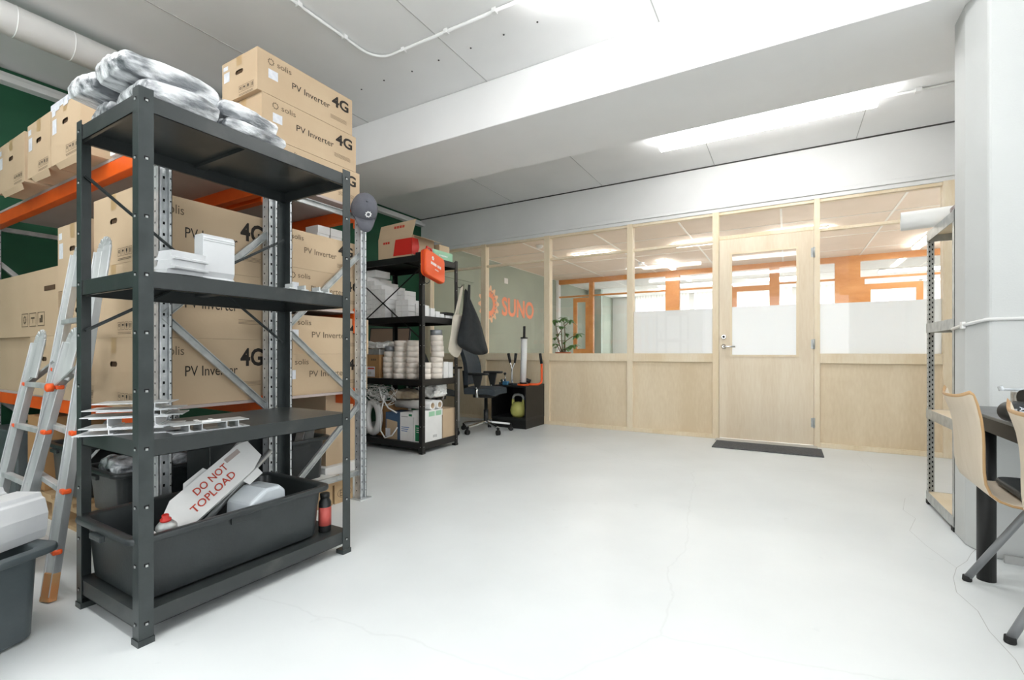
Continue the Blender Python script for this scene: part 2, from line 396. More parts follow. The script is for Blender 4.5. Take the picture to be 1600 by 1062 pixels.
# white pier with chamfered corner (right)
bm = nb(); prism(bm, [(0.752, 3.27), (0.752, 3.10), (0.80, 2.96), (4.0, 2.93), (4.0, 3.27)], 0, CH-0.001, 'z')
struct('wall_pier', bm, 'pier', 'white painted pier with chamfered corner on the right', bevel=0.01)
bm = nb(); box(bm, 1.29, 1.40, 3.27, PY+0.06, 0, CH); struct('wall_side', bm, 'white_paint', 'white wall behind the grey rack')
bm = nb(); box(bm, 0.84, 4.0, 2.918, 2.932, 0, 0.035); struct('baseboard_pier', bm, 'joint', 'thin grey strip along the foot of the pier')
# partition: posts, sills, rails, panels, glass ---------------------------------------------
posts = [(-4.86, -4.72), (-4.72, -4.66), (-3.74, -3.66), (-2.745, -2.665), (-1.645, -1.575), (-0.70, -0.635), (0.235, 0.285), (1.20, 1.29)]
HZ = 2.46
bm = nb(); box(bm, -4.86, 1.4, PY-0.01, PY+0.06, HZ+0.02, CH); struct('wall_partition', bm, 'white_paint', 'white wall band above the glazed partition')
bm = nb(); box(bm, -4.86, 1.29, PY-0.045, PY+0.07, HZ+0.035, HZ+0.075); box(bm, -4.86, 1.29, PY-0.028, PY+0.07, HZ-0.005, HZ+0.035)
struct('trim_3', bm, 'white_paint', 'white moulding over the glazed partition', bevel=0.004)
bm = nb()
for a, b in posts[1:]: box(bm, a, b, PY-0.03, PY+0.06, 0, HZ)
box(bm, -4.86, -4.72, PY-0.02, PY+0.05, 0, HZ)
for i in range(1, 7):
    a = posts[i][1]; b = posts[i+1][0]
    box(bm, a, b, PY-0.015, PY+0.05, HZ-0.035, HZ)
    if i == 5: box(bm, a, b, PY-0.015, PY+0.05, 2.155, 2.195); continue
    box(bm, a, b, PY-0.006, PY+0.04, 2.135, 2.165)
    box(bm, a, b, PY-0.03, PY+0.05, 0.83, 0.925)
    box(bm, a, b, PY-0.03, PY+0.05, 0.0, 0.045)
struct('trim_4', bm, 'birch_light', 'pale birch post and rail framework of the glazed partition', bevel=0.003)
bm = nb()
for i in range(1, 7):
    if i == 5: continue
    a = posts[i][1]; b = posts[i+1][0]; box(bm, a, b, PY-0.005, PY+0.03, 0.045, 0.83)
struct('wall_partition_panels', bm, 'birch', 'birch plywood panels below the glass')
n = 0
for i in range(1, 7):
    a = posts[i][1]; b = posts[i+1][0]; n += 1
    g = thing('window_%d' % n, 'clear glass bay %s of the birch partition' % (['at the far left corner', 'behind the office chairs', 'with the potted plant behind it', 'left of the door', 'above the door', 'beside the grey rack'][n-1]), 'window', ((a+b)/2, PY, 0.9), 0)
    del g['label'], g['category']; g['kind'] = 'structure'
    bm = nb()
    if i == 5: box(bm, a, b, PY+0.012, PY+0.018, 2.195, HZ-0.035)
    else:
        box(bm, a, b, PY+0.012, PY+0.018, 0.925, 2.135); box(bm, a, b, PY+0.012, PY+0.018, 2.165, HZ-0.035)
    link('glass_pane', bm, 'glass', g, W=True)
    if i in (4, 6):
        bm = nb(); box(bm, a, b, PY+0.019, PY+0.0205, 0.925, 1.42); f = link('frosted_film', bm, 'frost', g, W=True); f['label'] = 'white frosted film on the lower glass'
# door -----------------------------------------------------------------
d = thing('door_1', 'x', 'door', (-0.2, PY-0.02, 0)); del d['label'], d['category']; d['kind'] = 'structure'
bm = nb(); xa, xb = -0.632, 0.232; ya, yb = PY-0.028, PY+0.012; ga, gb, gz0, gz1 = -0.512, 0.092, 0.905, 1.99
box(bm, xa, ga, ya, yb, 0.02, 2.15); box(bm, gb, xb, ya, yb, 0.02, 2.15); box(bm, ga, gb, ya, yb, 0.02, gz0); box(bm, ga, gb, ya, yb, gz1, 2.15)
leaf_ = link('door_leaf', bm, 'birch_door', d, W=True)
bm = nb()
for (x0, x1, z0, z1) in ((ga-0.012, ga+0.008, gz0-0.012, gz1+0.012), (gb-0.008, gb+0.012, gz0-0.012, gz1+0.012)): box(bm, x0, x1, ya-0.006, ya, z0, z1)
box(bm, ga+0.008, gb-0.008, ya-0.006, ya, gz0-0.012, gz0+0.008); box(bm, ga+0.008, gb-0.008, ya-0.006, ya, gz1-0.008, gz1+0.012)
link('glazing_bead', bm, 'birch_light', leaf_, W=True)
bm = nb(); box(bm, ga, gb, PY-0.008, PY-0.003, gz0, gz1); link('glass_pane', bm, 'glass', d, W=True)
bm = nb(); box(bm, ga, gb, PY-0.002, PY-0.0005, gz0, 1.425); f = link('frosted_film', bm, 'frost', d, W=True); f['label'] = 'white frosted film on the lower glass'
bm = nb(); Rx = Matrix.Rotation(PI/2, 4, 'X')
lathe(bm, [(0.026, 0), (0.026, 0.008), (0.012, 0.010), (0.012, 0.04)], seg=20, T=TR((-0.585, ya, 1.0)) @ Rx)
tube(bm, [(-0.585, ya-0.045, 1.0), (-0.56, ya-0.05, 1.0), (-0.47, ya-0.05, 0.998)], 0.009, 10)
link('door_handle', bm, 'chrome', leaf_, W=True)
bm = nb(); lathe(bm, [(0.025, 0), (0.025, 0.012), (0.02, 0.016)], seg=20, T=TR((-0.585, ya, 1.105)) @ Rx); lathe(bm, [(0.013, 0.016), (0.013, 0.019)], seg=16, T=TR((-0.585, ya, 1.105)) @ Rx, mi=1)
link('lock_cylinder', bm, ['chrome', 'hole'], leaf_, W=True)
for z in (0.24, 1.02, 1.93):
    bm = nb(); lathe(bm, [(0.009, -0.05), (0.009, 0.05)], (0.234, ya-0.006, z), 12); box(bm, 0.21, 0.234, ya-0.003, ya, z-0.045, z+0.045)
    link('hinge', bm, 'galv_grey', leaf_, W=True)
bm = nb(); box(bm, -0.66, 0.26, 5.42, PY-0.02, 0, 0.012)
tag(link('threshold_plate', bm, 'threshold', bevel=0.003), 'pale grey threshold strip on the floor under the birch door', 'threshold')
bm = nb(); box(bm, -0.64, 0.29, 5.02, 5.40, 0, 0.012)
tag(link('door_mat', bm, 'mat', bevel=0.004), 'dark grey textile mat lying in front of the birch door', 'mat')
# ---------------------------------------------------------------- office beyond the partition
OY = 10.5; OH = 2.69
bm = nb(); box(bm, -4.86, 5.0, PY+0.06, OY+0.1, OH, OH+0.05); 
for k in range(0, 17):
    x = -4.86 + 0.6*k
    if k % 2 == 0: box(bm, x-0.012, x+0.012, PY+0.06, OY, OH-0.006, OH, 1)
for k in range(0, 5):
    y = 6.2 + 1.2*k; box(bm, -4.86, 5.0, y-0.008, y+0.008, OH-0.005, OH, 1)
struct('ceiling_office', bm, ['tile', 'tbar'], 'tiled office ceiling beyond the glass')
bm = nb(); box(bm, -4.86, 5.0, OY+0.1, 15.0, OH, OH+0.05)
for k in range(0, 9): box(bm, -4.86+1.2*k-0.01, -4.86+1.2*k+0.01, OY+0.1, 15.0, OH-0.006, OH, 1)
for k in range(0, 4): box(bm, -4.86, 5.0, 11.2+1.2*k, 11.22+1.2*k, OH-0.006, OH, 1)
struct('ceiling_far_office', bm, ['tile2', 'tbar'], 'white tiled ceiling of the far office')
bm = nb(); box(bm, 5.0, 5.1, PY, 15.0, 0, CH); struct('wall_office_right', bm, 'white_paint', 'white office side wall')
# far wall with big windows and sheer curtains
bm = nb(); box(bm, -4.86, 5.0, 14.8, 14.95, 0, 0.75); box(bm, -4.86, 5.0, 14.8, 14.95, 2.5, OH)
for x in (-4.86, -2.4, 0.2, 2.8, 4.9): box(bm, x-0.15 if x > -4 else x, x+0.15 if x > -4 else x+0.9, 14.8, 14.95, 0.75, 2.5)
struct('wall_far', bm, 'white_paint', 'white far office wall with windows')
n = 7
for x0, x1 in ((-3.96, -2.55), (-2.25, 0.05), (0.35, 2.65), (2.95, 4.75)):
    g = thing('window_%d' % n, 'x', 'w', ((x0+x1)/2, 14.86, 0.75)); n += 1; del g['label'], g['category']; g['kind'] = 'structure'
    bm = nb(); box(bm, x0, x0+0.06, 14.84, 14.9, 0.75, 2.5); box(bm, x1-0.06, x1, 14.84, 14.9, 0.75, 2.5); box(bm, x0, x1, 14.84, 14.9, 0.75, 0.81); box(bm, x0, x1, 14.84, 14.9, 2.44, 2.5); box(bm, (x0+x1)/2-0.03, (x0+x1)/2+0.03, 14.84, 14.9, 0.81, 2.44)
    link('window_frame', bm, 'white_plastic', g, W=True)
    bm = nb(); box(bm, x0+0.06, x1-0.06, 14.865, 14.87, 0.81, 2.44); link('glass_pane', bm, 'glass', g, W=True)
    # sheer curtain
    bm = nb(); N = 70; A = []; B = []
    for k in range(N+1):
        x = x0-0.08+(x1-x0+0.16)*k/N; y = 14.55+0.03*math.sin(k*1.7); A.append(bm.verts.new((x, y, 0.02))); B.append(bm.verts.new((x, y, 2.68)))
    for k in range(N): f = bm.faces.new((A[k], A[k+1], B[k+1], B[k])); f.smooth = True
    tag(link('sheer_curtain', bm, 'curtain', solid=0.003), 'white sheer curtain at the %s far office window' % ['leftmost', 'second from left', 'second from right', 'rightmost'][n-8], 'curtain', 'sheer curtains at the far office windows')
# orange wood glazed wall at the end of the office
bm = nb(); y0, y1 = OY, OY+0.09
box(bm, -4.80, 5.0, y0, y1, 2.585, OH)
for a, b, z1 in ((-4.02, -3.92, OH), (-2.27, -1.98, OH), (-0.29, -0.12, OH), (0.77, 1.15, OH), (2.9, 3.1, OH)): box(bm, a, b, y0-0.005, y1+0.005, 0, z1)
for a, b in ((-4.80, -4.02), (-3.92, -2.27), (-1.98, -0.95), (-0.12, 0.77), (1.15, 2.9)): box(bm, a, b, y0+0.02, y1-0.02, 2.26, 2.295)
box(bm, -3.92, -2.27, y0, y1, 0, 0.6); box(bm, -1.98, -0.95, y0, y1, 0, 0.6); box(bm, -0.12, 0.77, y0, y1, 0, 0.6)
box(bm, 1.15, 1.21, y0, y1, 0, 2.26); box(bm, 2.02, 2.9, y0, y1, 0, 0.6)
struct('wall_office_glazed', bm, 'orange_wood', 'orange wood glazed wall framework at the end of the office')
bm = nb(); box(bm, -4.86, -4.80, y0-0.02, y1+0.02, 0, OH); struct('trim_5', bm, 'white_paint', 'white strip at the left end of the orange wood wall')
def office_door(k, xa, xb, zt, lo, name_lab):
    g = thing('door_%d' % k, 'x', 'door', ((xa+xb)/2, OY, 0)); del g['label'], g['category']; g['kind'] = 'structure'
    bm = nb(); s = 0.09
    box(bm, xa, xa+s, OY+0.0, OY+0.05, 0.01, zt); box(bm, xb-s, xb, OY+0.0, OY+0.05, 0.01, zt)
    box(bm, xa+s, xb-s, OY+0.0, OY+0.05, zt-0.10, zt); box(bm, xa+s, xb-s, OY+0.0, OY+0.05, 0.01, lo)
    link('door_leaf', bm, 'orange_wood', g, W=True)
    bm = nb(); box(bm, xa+s, xb-s, OY+0.02, OY+0.026, lo, zt-0.10); link('glass_pane', bm, 'glass', g, W=True)
office_door(2, -4.42, -4.02, 2.23, 1.02, ''); office_door(3, -0.96, -0.12, 2.26, 0.9, ''); office_door(4, 1.21, 2.02, 2.16, 0.9, '')
bm = nb()
for a, b in ((-4.80, -4.42), (-3.92, -2.27), (-1.98, -0.95), (-0.12, 0.77), (2.02, 2.9)): box(bm, a, b, OY+0.04, OY+0.046, 0.6, 2.26)
for a, b in ((-4.80, -4.02), (-3.92, -2.27), (-1.98, -0.29), (-0.12, 0.77), (1.15, 2.9)): box(bm, a, b, OY+0.04, OY+0.046, 2.295, 2.585)
struct('window_20', bm, 'glass', 'clear glass of the orange wood office wall')
# pale green wall piece in the far office
bm = nb(); box(bm, -4.9+0.04, -4.47, 12.6, 12.72, 0, OH); struct('wall_far_side', bm, 'pale_green', 'pale green wall stub in the far office')
# door panels on the sage office wall near the corner
bm = nb(); Xw = -4.86
for (ya_, yb_, z0, z1) in ((5.72, 6.55, 0.02, 2.12), (6.65, 6.95, 0.02, 2.12), (5.72, 6.95, 2.18, 2.6)): box(bm, Xw, Xw+0.02, ya_, yb_, z0, z1)
struct('door_5', bm, 'sage', 'sage painted door panels on the office wall', bevel=0.004)
bm = nb(); box(bm, Xw+0.0, Xw+0.012, 8.02, 8.16, 2.31, 2.42); tag(link('wall_vent', bm, 'white_plastic', bevel=0.003), 'small white square plate high on the sage office wall', 'vent')
def office_lamp(x0, x1, y0, y1, z, label):
    t = thing('strip_lamp', label, 'lamp', ((x0+x1)/2, (y0+y1)/2, z), 0, 'strip lamps in the office')
    bm = nb(); box(bm, x0, x1, y0, y1, z+0.02, z+0.04); link('lamp_housing', bm, 'white_plastic', t, W=True)
    bm = nb(); box(bm, x0+0.005, x1-0.005, y0+0.005, y1-0.005, z-0.01, z+0.02); link('lamp_diffuser', bm, 'lamp_office' if y0 < 12 else 'lamp_far', t, W=True, bevel=0.01)
office_lamp(-3.30, -2.62, 7.84, 7.98, OH-0.04, 'glowing strip lamp on the office ceiling above the potted plant')
office_lamp(-1.56, -0.8, 7.86, 8.0, OH-0.04, 'glowing strip lamp on the office ceiling left of the door')
office_lamp(-0.26, 0.5, 7.82, 7.96, OH-0.04, 'glowing strip lamp seen over the top of the birch door')
office_lamp(-2.07, -1.97, 9.1, 10.1, OH-0.04, 'glowing lamp running away from viewer beside the orange header')
office_lamp(1.79, 1.90, 9.1, 10.1, OH-0.04, 'glowing lamp running away from viewer beside the grey rack upright')
office_lamp(-2.9, -1.5, 12.5, 12.8, OH-0.04, 'large bright lamp in the far office seen through the left bays')
office_lamp(-0.8, 0.4, 12.5, 12.8, OH-0.04, 'large bright lamp in the far office seen through the door glass')
office_lamp(1.7, 3.0, 12.5, 12.8, OH-0.04, 'large bright lamp in the far office seen beside the grey rack')
office_lamp(2.6, 4.6, 6.4, 6.56, OH-0.04, 'added unseen strip lamp at the right of the office')  # added out of view to brighten the office and frosted film
office_lamp(2.9, 4.6, 8.0, 8.16, OH-0.04, 'second added unseen strip lamp at the right of the office')  # second lamp added out of view for the same office brightening
for k, (x, y) in enumerate(((-3.5, 6.9), (-2.45, 9.2))):
    bm = nb(); lathe(bm, [(0.06, 0), (0.06, -0.02), (0.035, -0.05), (0.03, -0.05)][::-1], (x, y, OH), 20)
    tag(link('smoke_detector', bm, 'white_plastic'), ['round white smoke detector nearest the glass, above the plant bay', 'round white smoke detector farther back on the office ceiling'][k], 'detector', 'smoke detectors on the office ceiling')
# ---------------------------------------------------------------- workshop lamps
def batten(x0, x1, y, label, pw=None):
    t = thing('ceiling_lamp', label, 'lamp', ((x0+x1)/2, y, 2.86), 0, 'long batten lamps on the workshop ceiling')
    bm = nb(); box(bm, x0+0.02, x1-0.02, y-0.045, y+0.045, 2.935, CH); 
    for x in (x0+0.3, (x0+x1)/2, x1-0.3): box(bm, x-0.03, x+0.03, y-0.06, y+0.06, 2.925, 2.95)
    link('lamp_housing', bm, 'white_plastic', t, W=True, bevel=0.006)
    bm = nb(); prism(bm, [(y-0.065, 2.935), (y-0.07, 2.90), (y-0.045, 2.872), (y+0.045, 2.872), (y+0.07, 2.90), (y+0.065, 2.935)], x0, x1, 'x')
    link('lamp_diffuser', bm, 'lamp', t, W=True, bevel=0.008)
batten(-1.05, 0.62, 4.62, 'long glowing batten lamp on the ceiling in front of the partition')
batten(-1.20, 0.47, 2.35, 'long glowing batten lamp whose end shows at the top edge')
batten(-1.20, 0.47, 0.2, 'unseen batten lamp continuing the row above the viewer')  # unseen lamp continuing the row to light the near room
batten(-3.3, -1.63, 0.1, 'added unseen batten lamp on the ceiling between viewer and ladder')  # added overhead out of view to brighten racks and carton fronts
batten(-3.3, -1.63, -2.0, 'added unseen batten lamp at the rear left of the ceiling')  # added out of view to lift the dim left side
batten(-1.20, 0.47, -2.0, 'unseen batten lamp continuing the row behind the viewer')  # unseen lamp continuing the row behind the camera for overhead light
bm = nb(); pts = [(-2.46, -1.5, 2.965), (-2.46, 2.2, 2.965)] + [(-2.46+0.14*(1-math.cos(a)), 2.22+0.14*math.sin(a), 2.965) for a in [i*PI/12 for i in range(1, 7)]] + [(-1.22, 2.365, 2.965)]
tube(bm, pts, 0.010, 8)
cd = thing('cable_conduit', 'thin white cable conduit bending across the ceiling to the lamp', 'conduit', (-2.3, 2.3, 2.96))
link('conduit_tube', bm, 'white_plastic', cd, W=True)
for p in ((-2.46, 1.75), (-2.46, 2.08), (-2.22, 2.365), (-1.86, 2.365), (-1.5, 2.365)):
    bm = nb(); box(bm, p[0]-0.014, p[0]+0.014, p[1]-0.014, p[1]+0.014, 2.952, CH); link('clip', bm, 'white_plastic', cd, W=True)
bm = nb(); tube(bm, [(0.6, 4.72, 2.968), (0.95, 4.74, 2.968), (1.29, 4.74, 2.968)], 0.009, 8); box(bm, 0.86, 0.9, 4.71, 4.76, 2.95, CH)
tag(link('cable_conduit', bm, 'white_plastic'), 'short white conduit from the partition lamp to the right wall', 'conduit')
bm = nb(); tube(bm, [(0.745, 3.27, 1.06), (0.745, 3.10, 1.072), (0.792, 2.955, 1.09), (2.2, 2.925, 1.09)], 0.008, 8); box(bm, 0.738, 0.752, 3.09, 3.12, 1.055, 1.088)
tag(link('wall_cable', bm, 'white_plastic'), 'thin white cable running round the white pier', 'cable')
# round duct
bm = nb(); tube(bm, [(-3.84, -4.0, 2.84), (-3.84, 2.975, 2.84)], 0.088, 28)
for y in (0.9, 1.15, 1.4, 2.4): lathe(bm, [(0.0895, 0), (0.0895, 0.006)], seg=28, T=TR((-3.84, y, 2.84), 0, PI/2))
tag(link('ventilation_duct', bm, 'white_paint', smooth=True), 'round white ventilation duct along the ceiling near the green wall', 'duct')

# ================================================================== BLACK FRONT SHELVING UNIT
def shelf_unit(name, label, x0, x1, y0, y1, H, levels, lip, m_post, m_shelf, group=None, fl=0.042, brace=None, holes=True, stiff=True):
    """boltless steel shelving: four angle posts, lipped trays, braces"""
    t = thing(name, label, 'shelf', ((x0+x1)/2, (y0+y1)/2, 0), 0, group)
    th = 0.0025
    for sx, X in ((1, x0), (-1, x1)):
        for sy, Y in ((1, y0), (-1, y1)):
            bm = nb()
            box(bm, min(X, X+sx*fl), max(X, X+sx*fl), min(Y, Y+sy*th), max(Y, Y+sy*th), 0.0, H)
            box(bm, min(X, X+sx*th), max(X, X+sx*th), min(Y+sy*th, Y+sy*fl), max(Y+sy*th, Y+sy*fl), 0.0, H)
            box(bm, min(X-sx*0.003, X+sx*(fl+0.002)), max(X-sx*0.003, X+sx*(fl+0.002)), min(Y-sy*0.003, Y+sy*(fl+0.002)), max(Y-sy*0.003, Y+sy*(fl+0.002)), 0.0, 0.02)
            z = 1.753-0.187*9
            while z < H-0.02 and holes:
                # keyhole slots cut in both flanges (dark slot with a bright rivet head)
                for face in (0, 1):
                    c = fl*0.52
                    if face == 0:
                        T = frame_m((X-sx*0.0004, Y+sy*c, z), (0, 1, 0), (0, 0, 1)); n = -sx
                        box(bm, X-sx*0.0006-0.0003, X-sx*0.0006+0.0003, Y+sy*c-0.007, Y+sy*c+0.007, z-0.005, z+0.004, 1)
                        box(bm, X-sx*0.002-0.0012, X-sx*0.002+0.0012, Y+sy*c-0.0035, Y+sy*c+0.0035, z-0.007, z-0.0005, 2)
                    else:
                        box(bm, X+sx*c-0.007, X+sx*c+0.007, Y-sy*0.0006-0.0003, Y-sy*0.0006+0.0003, z-0.005, z+0.004, 1)
                        box(bm, X+sx*c-0.0035, X+sx*c+0.0035, Y-sy*0.002-0.0012, Y-sy*0.002+0.0012, z-0.007, z-0.0005, 2)
                z += 0.187
            link('post', bm, [m_post, 'hole', 'galv_grey'], t, W=True)
    for z in levels:
        bm = nb(); a, b, c, d = x0+0.004, x1-0.004, y0+0.004, y1-0.004
        box(bm, a, b, c, d, z-0.003, z)
        box(bm, a, b, c, c+0.002, z-lip, z-0.003); box(bm, a, b, d-0.002, d, z-lip, z-0.003)
        box(bm, a, a+0.002, c, d, z-lip, z-0.003); box(bm, b-0.002, b, c, d, z-lip, z-0.003)
        box(bm, a, b, c, c+0.012, z-lip, z-lip+0.002); box(bm, a, b, d-0.012, d, z-lip, z-lip+0.002)
        box(bm, a, a+0.012, c, d, z-lip, z-lip+0.002); box(bm, b-0.012, b, c, d, z-lip, z-lip+0.002)
        if stiff:
            ym = (c+d)/2; xm = (a+b)/2
            if (d-c) > (b-a): box(bm, a+0.006, b-0.006, ym-0.02, ym+0.02, z-0.018, z-0.0035)
            else: box(bm, xm-0.02, xm+0.02, c+0.006, d-0.006, z-0.018, z-0.0035)
        link('shelf_board', bm, m_shelf, t, W=True)
    if brace:
        for p, q in brace:
            bm = nb(); bar(bm, p, q, 0.012, 0.003); bar(bm, p, q, 0.003, 0.012); link('cross_brace', bm, m_post, t, W=True)
    return t
X0, X1, Y0, Y1 = -2.272, -1.778, 0.695, 1.535
shelf_unit('metal_shelf_unit', 'tall black steel shelving unit in the foreground holding a black tub', X0, X1, Y0, Y1, 1.79, (1.772, 1.203, 0.655, 0.105), 0.055, 'black_metal', 'scuffed',
    brace=[((X0+0.012, Y0+0.02, 1.60), (X0+0.012, Y1-0.02, 0.99)), ((X0+0.02, Y1-0.02, 1.52), (X0+0.02, Y0+0.02, 1.02))])

# plastic wrapped bundles on top
def pillow(name, label, x0, x1, y0, y1, z0, z1, m='wrap', rz=0, rx=0, group=None, amp=0.0085, cat='bundle', ry=0, freq=9.0):
    bm = nb(); bmesh.ops.create_cube(bm, size=1.0)
    bmesh.ops.subdivide_edges(bm, edges=bm.edges[:], cuts=17, use_grid_fill=True)
    sx, sy, sz = x1-x0, y1-y0, z1-z0; sd = random.random()*50
    from mathutils import noise
    for v in bm.verts:
        p = v.co*2
        q = Vector((p.x*math.sqrt(max(0, 1-0.22*p.y**2-0.22*p.z**2+0.05*p.y**2*p.z**2)), p.y*math.sqrt(max(0, 1-0.10*p.x**2-0.10*p.z**2)), p.z*math.sqrt(max(0, 1-0.28*p.x**2-0.22*p.y**2+0.1*p.x**2*p.y**2))))
        c = Vector((q.x*sx/2, q.y*sy/2, q.z*sz/2))
        nn = noise.noise_vector(Vector((c.x*freq*1.2+sd, c.y*freq, c.z*freq*1.5)))*amp*1.1 + noise.noise_vector(Vector((c.x*freq*4, c.y*freq*3+sd, c.z*freq*4)))*amp*0.55 + noise.noise_vector(Vector((c.x*freq*9+sd, c.y*freq*5, c.z*freq*9)))*amp*0.28
        if p.z < -0.95: nn *= 0.1
        v.co = c + nn
    zmin = min(v.co.z for v in bm.verts)
    for v in bm.verts: v.co.z -= zmin
    o = link(name, bm, m, smooth=True, sub=1, origin=(0, 0, 0))
    o.location = ((x0+x1)/2, (y0+y1)/2, z0); o.rotation_euler = (rx, ry, rz)
    return tag(o, label, cat, group)
G = 'plastic wrapped bundles on the black unit'
pillow('wrapped_bundle', 'long plastic wrapped bundle lying directly on the top shelf beside the near post', -2.06, -1.79, 0.725, 0.965, 1.773, 1.855, group=G)
pillow('wrapped_bundle', 'topmost plastic wrapped bundle lying over the near post', -2.07, -1.83, 0.67, 0.985, 1.852, 1.935, rz=0.02, group=G)
pillow('wrapped_bundle', 'lower plastic wrapped bundle nearest the inverter boxes', -2.04, -1.785, 0.975, 1.225, 1.773, 1.825, group=G, amp=0.011)
pillow('wrapped_bundle', 'upper crumpled plastic wrapped bundle nearest the inverter boxes', -2.03, -1.80, 0.965, 1.20, 1.824, 1.895, group=G, amp=0.012)
pillow('wrapped_bundle', 'plastic wrapped roll pointing left off the top shelf', -2.27, -2.075, 0.66, 0.96, 1.845, 1.925, rz=0.12, group=G)
pillow('wrapped_bundle', 'lowest left plastic wrapped bundle drooping over the top shelf edge', -2.255, -2.07, 0.72, 0.99, 1.773, 1.85, group=G)

# shelf two: white profiles
bm = nb(); z = 1.2035
prism(bm, [(-2.0, z), (-1.93, z), (-1.93, z+0.02), (-1.945, z+0.03), (-1.935, z+0.05), (-1.935, z+0.185), (-1.945, z+0.195), (-1.995, z+0.195), (-2.0, z+0.185)], 0.965, 1.085, 'y')
T = frame_m((-1.935, 0.965, z), (0, 1, 0), (0, 0, 1))
for zz in (0.168, 0.176): box(bm, -1.936, -1.932, 0.965, 1.085, z+zz, z+zz+0.003)
tag(link('white_profile', bm, 'white_gloss', bevel=0.003), 'white standing metal profile piece on the second shelf', 'profile')
GP = 'short white profiles lying on the second shelf'
for k, (dx, dz, rz, s) in enumerate(((0, 0, 0.08, 'lowest'), (0.008, 0.0345, 0.16, 'middle'), (0.0, 0.069, 0.12, 'topmost'))):
    bm = nb()
    poly = [(-0.05, 0), (0.05, 0), (0.052, 0.006), (0.03, 0.010), (0.036, 0.026), (-0.03, 0.026), (-0.036, 0.01), (-0.05, 0.006)]
    prism(bm, [(a*1.15, b*1.3) for a, b in poly], -0.062, 0.062, 'y')
    o = link('white_profile', bm, 'white_gloss', bevel=0.0015, origin=(0, 0, 0)); o.location = (-1.94+dx, 0.885+0.005*k, z+dz); o.rotation_euler = (0, 0, rz)
    tag(o, '%s of three white channel profiles lying beside the near post' % s, 'profile', GP)
bm = nb(); lathe(bm, [(0.001, 0), (0.10, 0.001), (0.095, 0.006), (0.03, 0.010)], seg=28, T=TR((-1.90, 1.36, z)) @ Matrix.Diagonal((0.6, 1, 1, 1)))
tag(link('black_plate', bm, 'black_metal2'), 'flat black oval sheet lying on the second shelf', 'plate')
bm = nb(); lathe(bm, [(0.001, 0), (0.13, 0.0005), (0.12, 0.003), (0.03, 0.004)], seg=28, T=TR((-1.87, 0.84, z)) @ Matrix.Diagonal((0.7, 1, 1, 1)))
tag(link('black_plate', bm, 'black_metal2'), 'thin black sheet under the white profiles near the front post', 'plate')
for k, y in enumerate((1.235, 1.30, 1.365, 1.42)):
    bm = nb(); prism(bm, [(-0.018, 0), (0.018, 0), (0.018, 0.004), (0.003, 0.006), (0.003, 0.022), (-0.003, 0.022), (-0.003, 0.006), (-0.018, 0.004)], -0.025, 0.025, 'x')
    o = link('aluminium_clip', bm, 'alu', origin=(0, 0, 0)); o.location = (-1.80-0.01*(k % 2), y, z+0.0005 if k < 2 else z+0.0005)
    tag(o, '%s small aluminium clip on the second shelf edge' % ['leftmost', 'second from left', 'second from right', 'rightmost'][k], 'clip', 'small clips on the second shelf')

# shelf three: aluminium profile offcuts (H sections)
def offcut(name, label, loc, rz, L, Wd, hgt, posts_, m='alu', group=None, dep=0.10):
    bm = nb(); t = 0.003
    # section seen end-on: top plate, bottom plate, legs with small feet
    box(bm, -L/2, L/2, -dep/2, dep/2, 0, t)
    if hgt > 0:
        box(bm, -L/2*Wd, L/2*Wd, -dep/2, dep/2, hgt, hgt+t)
        for p in posts_:
            box(bm, p-t/2, p+t/2, -dep/2, dep/2, t, hgt)
            bar(bm, (p, -dep/2, hgt*0.35), (p+0.012, -dep/2, t), 0.002, 0.0025); box(bm, p-0.001, p+0.011, -dep/2+0.002, dep/2, t, t+0.003)
    o = link(name, bm, m, origin=(0, 0, 0)); o.location = loc; o.rotation_euler = (0, 0, rz)
    return tag(o, label, 'profile', group)
z3 = 0.6555; GA = 'aluminium profile offcuts on the third shelf'
R1 = math.radians(52)
offcut('profile_offcut', 'lowest aluminium offcut of the left stack, wide flat plate', (-2.02, 0.775, z3), R1, 0.30, 0.7, 0.018, (-0.05, 0.05), 'white_gloss', GA, 0.13)
offcut('profile_offcut', 'second aluminium offcut from the bottom of the left stack', (-2.02, 0.78, z3+0.0215), R1, 0.28, 0.8, 0.034, (-0.06, 0.075), 'white_gloss', GA, 0.12)
offcut('profile_offcut', 'third aluminium offcut of the left stack, jutting over the shelf end', (-2.025, 0.79, z3+0.059), R1+0.05, 0.29, 0.7, 0.018, (0.06, 0.08), 'alu', GA, 0.12)
offcut('profile_offcut', 'topmost aluminium offcut of the left stack', (-2.03, 0.79, z3+0.0805), R1-0.04, 0.28, 0.8, 0.022, (0.04, 0.07), 'alu', GA, 0.11)
offcut('profile_offcut', 'long aluminium offcut with little legs lying at the shelf front', (-1.855, 0.945, z3), R1+0.5, 0.25, 0.98, 0.026, (-0.075, -0.035, 0.045, 0.085), 'alu', GA, 0.09)
bm = nb(); box(bm, -0.03, -0.018, -0.045, 0.045, 0, 0.003); box(bm, 0.018, 0.03, -0.045, 0.045, 0, 0.003); box(bm, -0.03, 0.03, -0.05, -0.04, 0.001, 0.008)
o = link('white_clip', bm, 'white_plastic', origin=(0, 0, 0)); o.location = (-1.86, 0.94, z3+0.0295); o.rotation_euler = (0, 0, R1+0.5)
tag(o, 'small white bracket clipped on the long aluminium offcut', 'clip')

